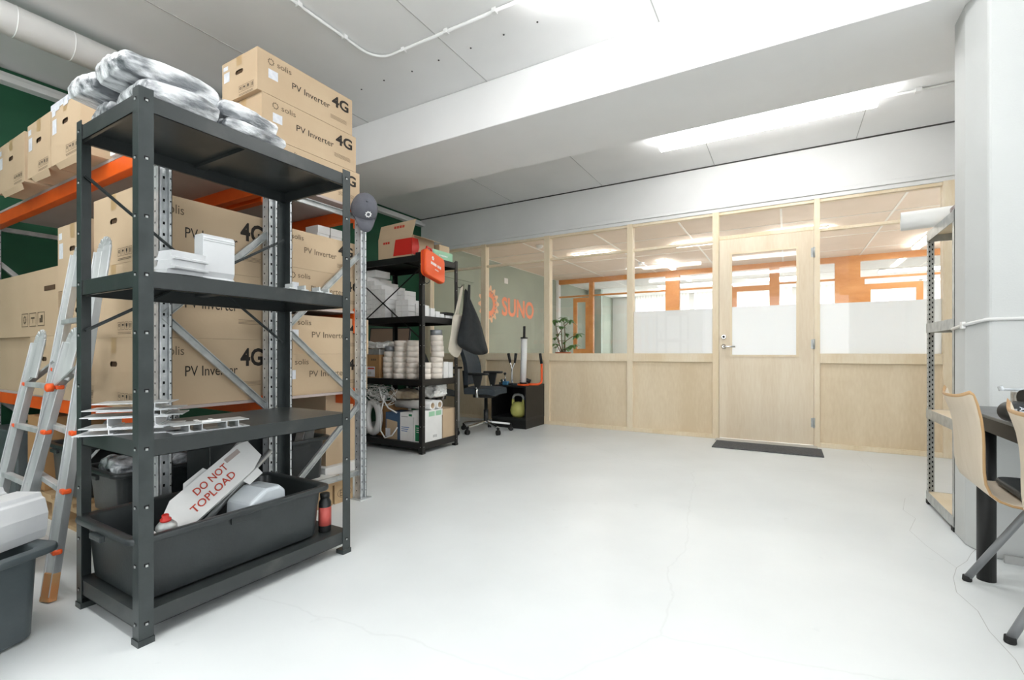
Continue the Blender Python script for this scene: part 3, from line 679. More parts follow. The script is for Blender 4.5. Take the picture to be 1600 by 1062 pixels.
# ------------------------------------------------------------------ rectangular tubs
def rr(hx, hy, r, n=5):
    pts = []
    for cx, cy, a0 in ((hx-r, hy-r, 0), (-hx+r, hy-r, 90), (-hx+r, -hy+r, 180), (hx-r, -hy+r, 270)):
        for k in range(n+1):
            a = math.radians(a0+90*k/n); pts.append((cx+r*math.cos(a), cy+r*math.sin(a)))
    return pts
def make_tub(label, loc, rz, L, Wd, H, m='tub', taper=0.045, rim=0.03, handles=True, group=None):
    bm = nb(); prof = []   # (offset outward, z)
    hx, hy = L/2, Wd/2
    lv = [(-taper-0.02, 0.0), (-taper, 0.012), (-rim, H-0.022), (-0.002, H-0.022), (0.0, H-0.014), (-0.002, H), (-rim+0.004, H), (-rim-0.006, H-0.006), (-taper-0.005, 0.016), (-taper-0.03, 0.014)]
    rings = []
    for off, z in lv: rings.append([bm.verts.new((x, y, z)) for x, y in rr(hx+off, hy+off, 0.05+off*0.2)])
    n = len(rings[0])
    for A, B in zip(rings, rings[1:]):
        for k in range(n): f = bm.faces.new((A[k], A[(k+1) % n], B[(k+1) % n], B[k])); f.smooth = True
    bm.faces.new(rings[0][::-1]); bm.faces.new(rings[-1])
    t = thing('mortar_tub', label, 'tub', loc, rz, group)
    o = link('tub_body', bm, m, t, bevel=0.003)
    if handles:
        for s in (-1, 1):
            bm = nb(); box(bm, s*hx-0.004 if s > 0 else s*hx-0.012, s*hx+0.012 if s > 0 else s*hx+0.004, -0.045, 0.045, H-0.04, H-0.02); link('grip', bm, m, o, bevel=0.003)
            bm = nb(); box(bm, -0.06, 0.06, s*(hy-0.026)-0.004, s*(hy-0.026)+0.004, H-0.052, H-0.022); link('grip', bm, m, o, bevel=0.002)
    return t
make_tub('large black tub full of packaging on the bottom shelf of the black unit', (-2.035, 1.065, 0.1055), PI/2, 0.77, 0.49, 0.232, 'tub')
# things in the tub
t = thing('flat_carton', 'long white carton reading DO NOT TOPLOAD leaning in the black tub', 'carton', (-1.99, 1.05, 0.20))
Tb = frame_m((-1.93, 0.83, 0.225), Vector((-0.05, 0.40, 0.23)), Vector((-0.30, -0.15, 0.32)))
bm = nb(); poly = [(0.0, 0.0), (0.42, 0.005), (0.485, 0.03), (0.485, 0.12), (0.44, 0.135), (0.12, 0.13), (0.0, 0.06)]
vs = prism(bm, poly, -0.03, 0.0, 'z', 0, Tb)
quad(bm, Tb, 0.36, 0.43, 0.10, 0.12, 2, 0.0015)
Tt = Tb @ Matrix.Rotation(math.radians(2), 4, 'Z')
text(bm, 'DO NOT', Tt, 0.20, 0.068, 0.155, 0.03, 1, 0.012, 0.002); text(bm, 'TOPLOAD', Tt, 0.15, 0.022, 0.205, 0.03, 1, 0.012, 0.002)
cb = link('carton_body', bm, ['box_white', 'red_ink', 'deck'], t, W=True)
bm = nb(); prism(bm, [(0.18, 0.13), (0.30, 0.13), (0.29, 0.155), (0.20, 0.155)], -0.025, -0.021, 'z', 0, Tb); link('carton_flap', bm, 'box_white', cb, W=True)
bm = nb(); prism(bm, [(0.36, 0.0), (0.44, 0.003), (0.44, -0.03), (0.37, -0.03)], -0.012, -0.008, 'z', 0, Tb); link('carton_flap', bm, 'box_white', cb, W=True)
t = thing('spray_can', 'white spray can with a red nozzle cap in the black tub', 'can', (-1.93, 0.87, 0.15))
Tc = TR((-1.935, 0.855, 0.135), 0, 0.12, 0.1)
bm = nb(); lathe(bm, [(0.03, 0), (0.033, 0.004), (0.033, 0.185), (0.030, 0.192), (0.024, 0.199), (0.018, 0.206)], T=Tc); cbd = link('can_body', bm, 'galv_grey', t, W=True)
bm = nb(); lathe(bm, [(0.017, 0.205), (0.017, 0.214), (0.011, 0.216), (0.011, 0.228), (0.009, 0.230)], T=Tc, seg=16); link('nozzle', bm, 'red', cbd, W=True)
t = thing('plastic_jug', 'milky plastic jug with a blue label lying in the black tub', 'jug', (-1.93, 1.18, 0.2))
Tj = TR((-1.90, 1.18, 0.225), 0.1)
bm = nb(); prism(bm, [(-0.09, 0.0), (0.085, 0.0), (0.085, 0.125), (0.055, 0.15), (-0.01, 0.15), (-0.085, 0.105)], -0.11, 0.04, 'x', 0, Tj)
jb = link('jug_body', bm, 'jug', t, W=True, bevel=0.014, seg=3)
bm = nb(); box(bm, 0.0395, 0.041, -0.08, -0.025, 0.03, 0.075, 0, Tj); link('label', bm, 'blue_label', jb, W=True)
bm = nb(); prism(bm, [(0, 0), (0.11, 0.02), (0.13, 0.05), (0.04, 0.16), (0.02, 0.14)], -0.003, 0.003, 'x', 0, TR((-2.12, 1.08, 0.30), 0.3, -0.3))
tag(link('cardboard_scrap', bm, 'card'), 'torn brown cardboard scrap sticking up at the back of the black tub', 'cardboard')
bm = nb(); tube(bm, [(-2.02, 0.95, 0.2), (-2.06, 1.22, 0.40), (-2.08, 1.33, 0.48)], 0.012, 8)
tag(link('metal_rod', bm, 'alu'), 'thin aluminium rod leaning in the black tub behind the white carton', 'rod')
bm = nb(); lathe(bm, [(0.016, 0), (0.016, 0.004), (0.012, 0.009)], (-1.915, 0.775, 0.318), 14); lathe(bm, [(0.03, -0.19), (0.033, -0.18), (0.033, -0.02), (0.016, 0)], (-1.915, 0.775, 0.318), 18)
tag(link('white_canister', bm, 'white_plastic'), 'white canister lid showing in the tub by the near post', 'canister')
t = thing('jar', 'red and black jar standing behind the right end of the black tub', 'jar', (-1.865, 1.462, 0.1055))
bm = nb(); lathe(bm, [(0.025, 0), (0.028, 0.004), (0.028, 0.135), (0.020, 0.15), (0.02, 0.158)]); link('jar_body', bm, 'dark_plastic', t)
bm = nb(); lathe(bm, [(0.0285, 0.03), (0.0285, 0.115)]); link('label', bm, mat('jar_label_red', (204, 92, 84), 0.5), t)
bm = nb(); lathe(bm, [(0.022, 0.158), (0.022, 0.175), (0.018, 0.178)]); link('lid', bm, 'dark_plastic', t)

# ------------------------------------------------------------------ grey tub front left with white profiles
gt = make_tub('grey tub in the left foreground piled with white profiles', (-2.19, 0.165, 0), math.radians(-70), 0.80, 0.46, 0.30, 'bin', 0.05, 0.04)
def gutter(label, loc, rz, L, sc=1.0, ry=0.0):
    bm = nb()
    poly = [(-0.06, 0), (-0.055, 0), (-0.05, 0.012), (0.05, 0.012), (0.055, 0), (0.06, 0), (0.068, 0.03), (0.072, 0.085), (0.060, 0.135), (0.05, 0.140), (0.044, 0.155), (-0.044, 0.155), (-0.05, 0.140), (-0.060, 0.135), (-0.072, 0.085), (-0.068, 0.03)]
    prism(bm, [(a*sc, b*sc) for a, b in poly], -L/2, L/2, 'y')
    o = link('ribbed_profile', bm, 'white_gloss', bevel=0.002, origin=(0, 0, 0)); o.location = loc; o.rotation_euler = (0, ry, rz)
    return tag(o, label, 'profile', 'white ribbed profiles on the grey tub')
gutter('front ribbed white profile lying on the rim of the grey tub', (-2.20, 0.42, 0.3005), math.radians(28), 0.34)
gutter('rear ribbed white profile behind the front one on the grey tub', (-2.37, 0.36, 0.3005), math.radians(24), 0.34, 1.05)
bm = nb(); prism(bm, [(-0.09, 0), (0.07, 0), (0.085, 0.06), (0.05, 0.11), (-0.07, 0.11)], -0.04, 0.04, 'y', 0, TR((-2.42, 0.36, 0.4635), math.radians(30)))
tag(link('white_end_piece', bm, 'white_gloss', bevel=0.006), 'white curved end piece on top of the rear profile at the left edge', 'profile')

# ------------------------------------------------------------------ aluminium ladder
lad = thing('stepladder', 'aluminium folding ladder with orange fittings leaning beside the black unit', 'ladder', (-2.5, 0.75, 0))
A0, A1 = Vector((-2.405, 0.655, 0.02)), Vector((-2.50, 0.845, 1.36))
C0, C1 = Vector((-2.92, 0.70, 0.02)), Vector((-2.92, 0.895, 1.40))
B0, B1 = Vector((-2.815, 0.635, 0.02)), Vector((-2.685, 0.80, 0.98))
D0, D1 = Vector((-3.13, 0.64, 0.02)), Vector((-3.08, 0.80, 0.98))
def stile(p, q, wd, dp, arc, back):
    bm = nb(); u = Vector((0.35, -0.94, 0.0)).normalized()
    bar(bm, p, q, wd, dp, 0, (0.3, -1, 0.1))
    d = (q-p).normalized()
    # raised flanges along the edges
    s = d.cross(Vector((0.3, -1, 0.1))).normalized()
    for sg in (-1, 1): bar(bm, p+s*sg*wd*0.5, q+s*sg*wd*0.5, 0.005, dp+0.012, 0, (0.3, -1, 0.1))
    if arc:
        pts = [q + d*0.045*math.sin(a) + back*0.04*(1-math.cos(a)) for a in [i*PI/8 for i in range(0, 9)]] + [q + back*0.08 - d*0.16]
        for a, b in zip(pts, pts[1:]): bar(bm, a - (b-a).normalized()*0.004, b, wd, 0.008, 0, (0.3, -1, 0.1))
    link('stile', bm, 'alu', lad, W=True, bevel=0.002)
bk = Vector((0.98, -0.1, 0)).normalized()
for p, q, wd, arc in ((A0, A1, 0.042, True), (C0, C1, 0.042, True), (B0, B1, 0.046, True), (D0, D1, 0.046, True)):
    stile(p, q, wd, 0.018, arc, bk)
def rung(p, q, cap):
    bm = nb(); bar(bm, p, q, 0.026, 0.022); rg = link('rung', bm, 'alu', lad, W=True, bevel=0.003)
    if cap:
        d = (q-p).normalized()
        for e, s in ((p, -1), (q, 1)):
            bm = nb(); bar(bm, e-d*(0.012 if s > 0 else 0.03), e+d*(0.03 if s > 0 else 0.012), 0.03, 0.02)
            link('rung_cap', bm, 'orange_plastic', rg, W=True, bevel=0.006)
def lerp(a, b, z): return a + (b-a)*((z-a.z)/(b.z-a.z))
for z in (0.18, 0.40, 0.62, 0.86, 1.08): rung(lerp(C0, C1, z), lerp(A0, A1, z), z < 0.9)
for z in (0.16, 0.38, 0.60, 0.79): rung(lerp(D0, D1, z), lerp(B0, B1, z), z > 0.5)
for p, q in ((A0, A1), (C0, C1), (B0, B1), (D0, D1)):
    bm = nb(); bar(bm, p - (q-p).normalized()*0.018, p + (q-p).normalized()*0.085, 0.05, 0.028, 0, (0.3, -1, 0.1)); link('foot_cap', bm, 'foot_tan', lad, W=True, bevel=0.003)
for a_, b_ in ((lerp(D0, D1, 0.79), lerp(C0, C1, 0.9)), (lerp(B0, B1, 0.79), lerp(A0, A1, 0.9))):
    bm = nb(); bar(bm, a_, b_, 0.03, 0.008); link('hinge_bracket', bm, 'galv_grey', lad, W=True)
for z in (0.79,):
    bm = nb(); p = lerp(B0, B1, z); lathe(bm, [(0.018, 0), (0.018, 0.02), (0.012, 0.024)], seg=16, T=TR(p + Vector((0.015, -0.02, 0)), 0, PI/2)); link('locking_knob', bm, 'orange_plastic', lad, W=True)

# ================================================================== PALLET RACKS
def upright(bm, X, Y, z1, sgn=1):
    # omega section, open side towards the bracing; perforated front
    w_, d_ = 0.052, 0.05
    box(bm, X-d_, X, Y-w_/2, Y-w_/2+0.003, 0.004, z1); box(bm, X-d_, X, Y+w_/2-0.003, Y+w_/2, 0.004, z1)
    box(bm, X-0.003, X, Y-w_/2, Y-w_/2+0.012, 0.004, z1); box(bm, X-0.003, X, Y+w_/2-0.012, Y+w_/2, 0.004, z1)
    box(bm, X-0.018, X-0.015, Y-w_/2, Y+w_/2, 0.004, z1)
    box(bm, X-d_-0.02, X+0.025, Y-w_/2-0.02, Y+w_/2+0.02, 0, 0.006)
    z = 0.05
    while z < z1-0.02:
        box(bm, X-0.0146, X-0.014, Y-0.004, Y+0.004, z, z+0.012, 1)
        box(bm, X-0.036, X-0.029, Y-w_/2-0.0006, Y-w_/2, z, z+0.008, 1)
        box(bm, X+0.0001, X+0.0006, Y+w_/2-0.009, Y+w_/2-0.004, z, z+0.006, 1); z += 0.05
def rack_bay(label, ya, yb, levels, xl, nodes, decks):
    t = thing('pallet_rack', label, 'rack', (-3.4, (ya+yb)/2, 0), 0, 'pallet racks along the green wall')
    X = -2.345
    for Y in (ya, yb):
        bm = nb(); upright(bm, X, Y, 1.90); link('upright', bm, ['galv', 'hole'], t, W=True)
    for Y in (ya, yb):
        bm = nb(); upright(bm, xl, Y, 1.90); link('upright', bm, ['galv', 'hole'], t, W=True)
    for (a, za), (b, zb) in nodes:
        bm = nb(); pa = Vector((X-0.03, a, za)); pb = Vector((X-0.03, b, zb)); bar(bm, pa, pb, 0.003, 0.032, 0, (0, 0, 1)); dv = (pb-pa).normalized(); sv = dv.cross(Vector((1, 0, 0)))
        for s in (-1, 1): bar(bm, pa+sv*s*0.015+Vector((0.008, 0, 0)), pb+sv*s*0.015+Vector((0.008, 0, 0)), 0.018, 0.003, 0, sv)
        link('frame_brace', bm, 'galv_grey', t, W=True)
        bm = nb(); bar(bm, Vector((xl-0.03, a, zb)), Vector((xl-0.03, b, za)), 0.03, 0.03); link('frame_brace', bm, 'galv_grey', t, W=True)
    for z in levels:
        for Y in (ya-0.0, yb-0.0):
            bm = nb(); yy = Y-0.052 if Y == ya else Y-0.052
            box(bm, xl+0.0, X-0.052, Y-0.024, Y+0.024, z-0.075, z-0.002); box(bm, X-0.066, X-0.052, Y-0.027, Y+0.027, z-0.13, z+0.03)
            link('beam', bm, 'orange_steel', t, W=True, bevel=0.004)
        bm = nb(); box(bm, xl+0.02, X-0.055, ya-0.024, yb+0.024, z-0.002, z+0.012); link('deck_board', bm, 'deck', t, W=True)
    return t
def zig(a, b, zs):
    out = []; s = 0
    for z0, z1 in zip(zs, zs[1:]): out.append(((a if s == 0 else b, z0), (b if s == 0 else a, z1))); s ^= 1
    return out
rack_bay('front pallet rack with galvanised uprights and orange beams, nearest the ladder', 1.016, 1.515, (0.68, 1.865), -4.72, zig(1.016, 1.515, (0.15, 0.63, 1.10, 1.58)) + [((1.016, 1.80), (1.515, 1.80))], None)
rack_bay('rear pallet rack with galvanised uprights and orange beams, nearest the glazed partition', 1.60, 2.13, (0.68, 1.19, 1.865), -4.72, zig(1.60, 2.13, (0.15, 0.62, 1.07, 1.58)) + [((1.60, 1.80), (2.13, 1.80)), ((1.60, 0.17), (2.13, 0.17))], None)

# ------------------------------------------------------------------ cardboard boxes
def carton(label, x0, x1, y0, y1, z0, z1, side=True, front=True, hole=True, dark=False, group='inverter cartons on the racks', rz=0, lbl=True, faded=False, name='cardboard_box', gscale=1.0, k4='ink_dark'):
    """corrugated carton; long printed side faces +X, hand-hole end faces -Y"""
    W_, L_, H_ = x1-x0, y1-y0, z1-z0
    bm = nb(); mats = ['card' if not dark else 'card_dark', 'ink', 'label', 'card_in', 'tape', k4]
    hx, hy = W_/2, L_/2
    # five plain faces + front with a real cut hand hole
    def q(a, b, c, d, mi=0):
        f = bm.faces.new([bm.verts.new(v) for v in (a, b, c, d)]); f.material_index = mi
    q((-hx, hy, 0), (-hx, hy, H_), (hx, hy, H_), (hx, hy, 0)); q((-hx, -hy, 0), (-hx, hy, 0), (hx, hy, 0), (hx, -hy, 0))
    q((-hx, -hy, H_), (hx, -hy, H_), (hx, hy, H_), (-hx, hy, H_)); q((hx, -hy, 0), (hx, hy, 0), (hx, hy, H_), (hx, -hy, H_)); q((-hx, -hy, 0), (-hx, -hy, H_), (-hx, hy, H_), (-hx, hy, 0))
    if hole:
        cx, cz, hw, hh = 0.0, H_*0.62, 0.036, 0.012
        xs = [-hx, cx-hw, cx-hw+0.008, cx+hw-0.008, cx+hw, hx]
        def F(pts, mi=0, y=-hy):
            f = bm.faces.new([bm.verts.new((a, y, b)) for a, b in pts]); f.material_index = mi
        F([(-hx, 0), (hx, 0), (hx, cz-hh), (-hx, cz-hh)]); F([(-hx, cz+hh), (hx, cz+hh), (hx, H_), (-hx, H_)])
        F([(-hx, cz-hh), (cx-hw, cz-hh), (cx-hw, cz+hh), (-hx, cz+hh)]); F([(cx+hw, cz-hh), (hx, cz-hh), (hx, cz+hh), (cx+hw, cz+hh)])
        for sx in (-1, 1):
            for sz in (-1, 1): F([(cx+sx*hw, cz+sz*hh), (cx+sx*(hw-0.008), cz+sz*hh), (cx+sx*hw, cz+sz*(hh-0.008))])
        F([(cx-hw, cz-hh), (cx+hw, cz-hh), (cx+hw, cz+hh), (cx-hw, cz+hh)], 3, -hy+0.006)
    else: q((-hx, -hy, 0), (hx, -hy, 0), (hx, -hy, H_), (-hx, -hy, H_))
    Tf = frame_m((-hx, -hy, 0), (1, 0, 0), (0, 0, 1)); Ts = frame_m((hx, -hy, 0), (0, 1, 0), (0, 0, 1))
    if front:
        quad(bm, Tf, hx-0.025, hx+0.025, H_*0.78, H_, 4, 0.0008)
        if lbl: quad(bm, Tf, 0.02, 0.075, H_*0.50, H_*0.74, 2); quad(bm, Tf, 0.015, 0.06, H_*0.80, H_*0.90, 2)
        for i in range(4):
            xx = W_-0.17+i*0.036; yy = H_*0.10
            for (a, b, c, d) in ((0, 0.03, 0, 0.0015), (0, 0.03, 0.0335, 0.035), (0, 0.0015, 0, 0.035), (0.0285, 0.03, 0, 0.035)): quad(bm, Tf, xx+a, xx+b, yy+c, yy+d, 1)
            if i == 0: ring_gear(bm, Tf, xx+0.015, yy+0.02, 0.008, 5, 6, 0.5)
            elif i == 1: quad(bm, Tf, xx+0.008, xx+0.022, yy+0.018, yy+0.026, 5); quad(bm, Tf, xx+0.0145, xx+0.0158, yy+0.006, yy+0.018, 5)
            elif i == 2: quad(bm, Tf, xx+0.009, xx+0.021, yy+0.014, yy+0.028, 5); quad(bm, Tf, xx+0.0135, xx+0.0165, yy+0.006, yy+0.014, 5)
            else: quad(bm, Tf, xx+0.008, xx+0.012, yy+0.008, yy+0.028, 5); quad(bm, Tf, xx+0.018, xx+0.022, yy+0.008, yy+0.028, 5)
        for i in range(2): quad(bm, Tf, W_-0.17, W_-0.04, H_*0.10-0.012-i*0.006, H_*0.10-0.010-i*0.006, 1)
    if side:
        s = L_/0.62; e = H_/0.23
        ring_gear(bm, Ts, 0.075*s, H_*0.80, 0.019*gscale, 1, 9, 0.66)
        text(bm, 'solis', Ts, 0.11*s, H_*0.75, 0.085*s, H_*0.13, 1, 0.0)
        text(bm, 'PV Inverter', Ts, 0.20*s, H_*0.43, 0.25*s, H_*0.155, 5 if not faded else 1, 0.0)
        text(bm, '4G', Ts, 0.465*s, H_*0.56, 0.125*s, H_*0.30, 5, 0.03)
        for i in range(4): quad(bm, Ts, 0.455*s, 0.575*s, H_*0.30-i*0.0065, H_*0.30-i*0.0065+0.0018, 1)
        quad(bm, Ts, 0.06*s, 0.115*s, H_*0.40, H_*0.62, 2) if lbl else None
    bmesh.ops.recalc_face_normals(bm, faces=[f for f in bm.faces if f.material_index == 0]) if not hole else None
    o = link(name, bm, mats, origin=(0, 0, 0)); o.location = ((x0+x1)/2, (y0+y1)/2, z0); o.rotation_euler = (0, 0, rz)
    return tag(o, label, 'box', group)
XB = -2.42
D1_, D2_ = 0.6925, 1.2025
carton('bottom inverter carton of the stack behind the black unit', XB-0.43, XB, 0.935, 1.535, D1_, 1.005, lbl=False)
carton('middle inverter carton of the stack behind the black unit', XB-0.43, XB, 0.935, 1.535, 1.006, 1.335, lbl=False)
carton('top inverter carton of the stack behind the black unit, under the grey deck', XB-0.43, XB, 0.935, 1.535, 1.336, 1.655, lbl=False)
carton('bottom carton of the second column, half hidden by the ladder', XB-0.88, XB-0.45, 0.95, 1.54, D1_, 0.975, side=False)
carton('middle carton of the second column, hand hole beside the ladder', XB-0.88, XB-0.45, 0.95, 1.54, 0.976, 1.262, side=False)
carton('top carton of the second column, against the green wall view', XB-0.935, XB-0.545, 0.95, 1.54, 1.263, 1.60, side=False)
carton('brown carton standing at the left behind the ladder with a small hand hole', -3.86, -3.40, 0.97, 1.5, D1_, 1.03, side=False)
carton('white fronted carton at the far left under the wide carton', -4.56, -3.90, 1.0, 1.5, D1_, 1.03, side=False, front=False, hole=False)
# wide carton with slot handle
t = carton('wide cardboard carton with a long slot handle at the far left', -4.60, -3.42, 0.97, 1.5, 1.031, 1.41, side=False, front=False, hole=False)
bm = nb(); box(bm, -3.62, -3.46, 0.9665, 0.969, 1.285, 1.312)
o = link('handle_slot', bm, 'card_in', t, W=True, bevel=0.012)
bm = nb()
for i in range(3):
    xx = -4.0+0.135*i; T_ = frame_m((xx, 0.9695, 1.09), (1, 0, 0), (0, 0, 1))
    for (a, b, c, d) in ((0, 0.11, 0, 0.004), (0, 0.11, 0.076, 0.08), (0, 0.004, 0, 0.08), (0.106, 0.11, 0, 0.08)): quad(bm, T_, a, b, c, d, 0)
    if i == 0: ring_gear(bm, T_, 0.055, 0.042, 0.026, 0, 8, 0.55)
    elif i == 1: quad(bm, T_, 0.025, 0.085, 0.045, 0.055, 0); quad(bm, T_, 0.052, 0.058, 0.018, 0.045, 0)
    else: quad(bm, T_, 0.03, 0.08, 0.02, 0.045, 0); quad(bm, T_, 0.05, 0.08, 0.045, 0.062, 0)
link('printed_symbols', bm, 'ink', t, W=True)
# cartons on the top of the front rack
DT = 1.8775
def topbox(label, xa, xb, h, tp=False):
    o = carton(label, xa, xb, 0.885, 1.40, DT, DT+h, side=False, group='cartons on the top beams')
    if tp:
        T_ = frame_m((xa, 0.885, DT), (1, 0, 0), (0, 0, 1)); bm = nb()
        for i in range(5): quad(bm, T_, 0.0+i*0.055, 0.06+i*0.055, h-0.03-0.012*(i % 2), h, 0, 0.0015)
        link('torn_label', bm, 'label', o, W=True)
topbox('carton at the far left end of the top beams', -4.06, -3.61, 0.275)
topbox('carton between the other two on the top beams', -3.56, -3.222, 0.285)
topbox('carton with torn white labels on the top beams, nearest the black unit', -3.215, -2.85, 0.305, True)
for k, (xa, xb) in enumerate(((-4.0, -3.65), (-3.5, -3.25), (-3.15, -2.88))):
    bm = nb(); prism(bm, [(0, 0), (xb-xa, 0), (xb-xa-0.01, -0.035), (0.02, -0.03)], -0.001, 0.001, 'y', 0, TR((xa, 0.884, DT), 0, 0.35))
    o = [x for x in C.objects if x.get('label') in ('carton at the far left end of the top beams', 'carton between the other two on the top beams', 'carton with torn white labels on the top beams, nearest the black unit')][k]
    link('carton_flap', bm, 'card', o, W=True)
bm = nb(); box(bm, -2.80, -2.60, 0.98, 1.3, DT, DT+0.04); tag(link('document_stack', bm, 'paper'), 'flat white packet on the top deck behind the near post', 'paper')
# inverter stack at the top of the rear rack
carton('topmost inverter carton near the ceiling', XB-0.335, XB, 1.475, 2.105, 2.335, 2.56, group='inverter cartons on the rear rack')
carton('second inverter carton from the top near the ceiling', XB-0.335, XB, 1.50, 2.135, 2.108, 2.333, group='inverter cartons on the rear rack')
carton('third inverter carton from the top, resting on the top deck', XB-0.335, XB, 1.53, 2.165, DT, 2.106, group='inverter cartons on the rear rack')
carton('upper inverter carton on the middle deck of the rear rack', XB-0.335, XB, 1.575, 2.135, 1.424, 1.64, faded=True, group='inverter cartons on the rear rack')
carton('lower inverter carton on the middle deck of the rear rack', XB-0.345, XB, 1.61, 2.20, D2_, 1.423, faded=True, group='inverter cartons on the rear rack')
carton('upper inverter carton on the lower deck of the rear rack', XB-0.345, XB, 1.60, 2.24, 0.929, 1.155, faded=True, group='inverter cartons on the rear rack')
carton('lower inverter carton on the lower deck of the rear rack', XB-0.345, XB, 1.58, 2.23, D1_, 0.928, faded=True, group='inverter cartons on the rear rack')
for k, (x, y, zz, s) in enumerate(((-2.60, 1.98, 1.641, 'lower left'), (-2.60, 2.08, 1.641, 'lower right'), (-2.60, 1.985, 1.691, 'upper left'), (-2.60, 2.082, 1.691, 'upper right'))):
    bm = nb(); box(bm, x-0.06, x+0.06, y-0.045, y+0.045, zz, zz+0.049); tag(link('small_white_box', bm, 'box_white', bevel=0.001), '%s of the four small white boxes on the rear rack inverter carton' % s, 'box', 'small white boxes on the rear rack')

# ------------------------------------------------------------------ beneath the racks
def pallet(label, x0, x1, y0, y1, mark=False):
    t = thing('wooden_pallet', label, 'pallet', ((x0+x1)/2, (y0+y1)/2, 0), 0, 'pallets under the racks')
    for k in range(4):
        a = x0+(x1-x0-0.13)*k/3; bm = nb(); box(bm, a, a+0.13, y0, y1, 0.118, 0.138); link('deck_plank', bm, 'pallet', t, W=True)
    for y in (y0, (y0+y1)/2-0.07, y1-0.14):
        bm = nb(); box(bm, x0, x1, y, y+0.14, 0.096, 0.118); box(bm, x0, x1, y, y+0.14, 0, 0.02); link('runner', bm, 'pallet', t, W=True)
        for x in (x0, (x0+x1)/2-0.07, x1-0.14):
            bm = nb(); box(bm, x, x+0.14, y, y+0.14, 0.02, 0.096)
            if mark and x > x1-0.15 and y > y1-0.2:
                T_ = frame_m((x+0.14, y, 0.02), (0, 1, 0), (0, 0, 1)); text(bm, 'EPA', T_, 0.04, 0.02, 0.07, 0.04, 1, 0.0)
                for i in range(24):
                    a0 = 2*PI*i/24; a1 = 2*PI*(i+1)/24; c = (0.075, 0.038)
                    f = bm.faces.new([bm.verts.new(T_ @ Vector((c[0]+r_*math.cos(a_), c[1]+r_*0.55*math.sin(a_), 0.0012))) for r_, a_ in ((0.055, a0), (0.055, a1), (0.052, a1), (0.052, a0))]); f.material_index = 1
            link('block', bm, ['pallet', 'ink'], t, W=True)
    return t
pallet('wooden pallet with a stamped block under the rear rack', -3.3, -2.41, 1.30+0.35, 2.10, True)
pallet('wooden pallet under the front rack behind the ladder', -4.0, -2.95, 0.98, 1.50)
make_tub('black tub of plastic bags on the floor behind the black unit', (-2.90, 1.235, 0.14), PI/2, 0.56, 0.42, 0.225, 'tub', group='black tubs beneath the racks')
make_tub('black tub of grey offcuts beneath the rear rack', (-2.68, 1.80, 0.14), PI/2, 0.42, 0.40, 0.275, 'tub', group='black tubs beneath the racks')
make_tub('black tub of metal offcuts at the left behind the ladder', (-3.46, 1.22, 0.14), PI/2, 0.50, 0.44, 0.29, 'tub', group='black tubs beneath the racks')
pillow('plastic_bag', 'crumpled clear plastic bag with papers in the tub behind the black unit', -3.04, -2.76, 1.0, 1.24, 0.26, 0.41, 'clear_bag', cat='bag', amp=0.03)
pillow('plastic_bag', 'crumpled silvery plastic bag at the right of the tub behind the black unit', -3.04, -2.78, 1.25, 1.46, 0.27, 0.40, 'clear_bag', cat='bag', amp=0.03)
pillow('plastic_bag', 'clear plastic film bunched under the deck next to the blue bag', -2.62, -2.45, 1.255, 1.365, 0.485, 0.575, 'clear_bag', cat='bag', amp=0.03)
t = thing('blue_bag', 'bright blue folded bag under the front rack deck', 'bag', (-2.55, 1.46, 0.5))
bm = nb(); prism(bm, [(-0.09, 0), (0.07, 0), (0.13, 0.09), (-0.10, 0.09)], -0.05, 0.05, 'x', 0, TR((-2.53, 1.47, 0.486)) @ Matrix.Diagonal((1, 0.85, 1, 1))); link('bag_body', bm, 'blue', t, W=True, bevel=0.012)
bm = nb(); box(bm, -2.479, -2.477, 1.47, 1.53, 0.555, 0.565); link('white_print', bm, 'label', t, W=True)
bm = nb(); box(bm, -2.67, -2.44, 1.25, 1.585, 0.0, 0.484); tag(link('black_crate', bm, 'tub', bevel=0.01), 'black crate under the blue bag beneath the front rack', 'crate')
for k, (a, b, rr_) in enumerate(((1.62, 1.66, 0.2), (1.70, 1.74, 0.32), (1.79, 1.80, 0.28))):
    bm = nb(); prism(bm, [(-0.03, 0), (0.03, 0), (0.03, 0.004), (-0.026, 0.004), (-0.026, 0.04), (-0.03, 0.04)], -0.02, 0.30, 'z', 0, TR((-2.60, a+0.09, 0.19), 0.2*k, -rr_))
    tag(link('grey_profile_offcut', bm, 'galv_grey'), '%s grey profile offcut sticking out of the tub under the rear rack' % ['leftmost', 'middle', 'rightmost'][k], 'profile', 'grey offcuts in the rear tub')
carton('tall brown carton standing at the back of the pallet under the rear rack', -3.06, -2.58, 2.03, 2.27, 0.20, 0.665, side=False, front=False, hole=False, dark=False, group=None)
bm = nb(); box(bm, -3.08, -2.54, 1.995, 2.28, 0.1385, 0.1985); tag(link('foam_block', bm, 'box_white', bevel=0.004), 'white foam block under the tall brown carton', 'foam')
for k in range(3):
    bm = nb(); box(bm, -0.09, 0.09, -0.06, 0.06, 0, 0.004+0.001*k); o = link('paper_sheet', bm, 'paper', origin=(0, 0, 0)); o.location = (-2.5+0.005*k, 1.955, 0.1385+0.0062*k); o.rotation_euler = (0, 0, 0.15*k)
    tag(o, '%s white leaflet on the pallet under the rear rack' % ['lowest', 'middle', 'topmost'][k], 'paper', 'leaflets on the pallet')
for k in range(7):
    bm = nb(); a = Vector((-3.60+0.05*k, 1.02+0.03*(k % 3), 0.30)); b = a + Vector((random.uniform(-0.15, 0.15), random.uniform(0.1, 0.3), random.uniform(0.16, 0.26)))
    bar(bm, a, b, 0.022, 0.012); tag(link('metal_offcut', bm, 'alu' if k % 2 else 'galv_grey'), 'metal offcut poking from the tub at the left behind the ladder', 'offcut', 'metal offcuts in the left tub')
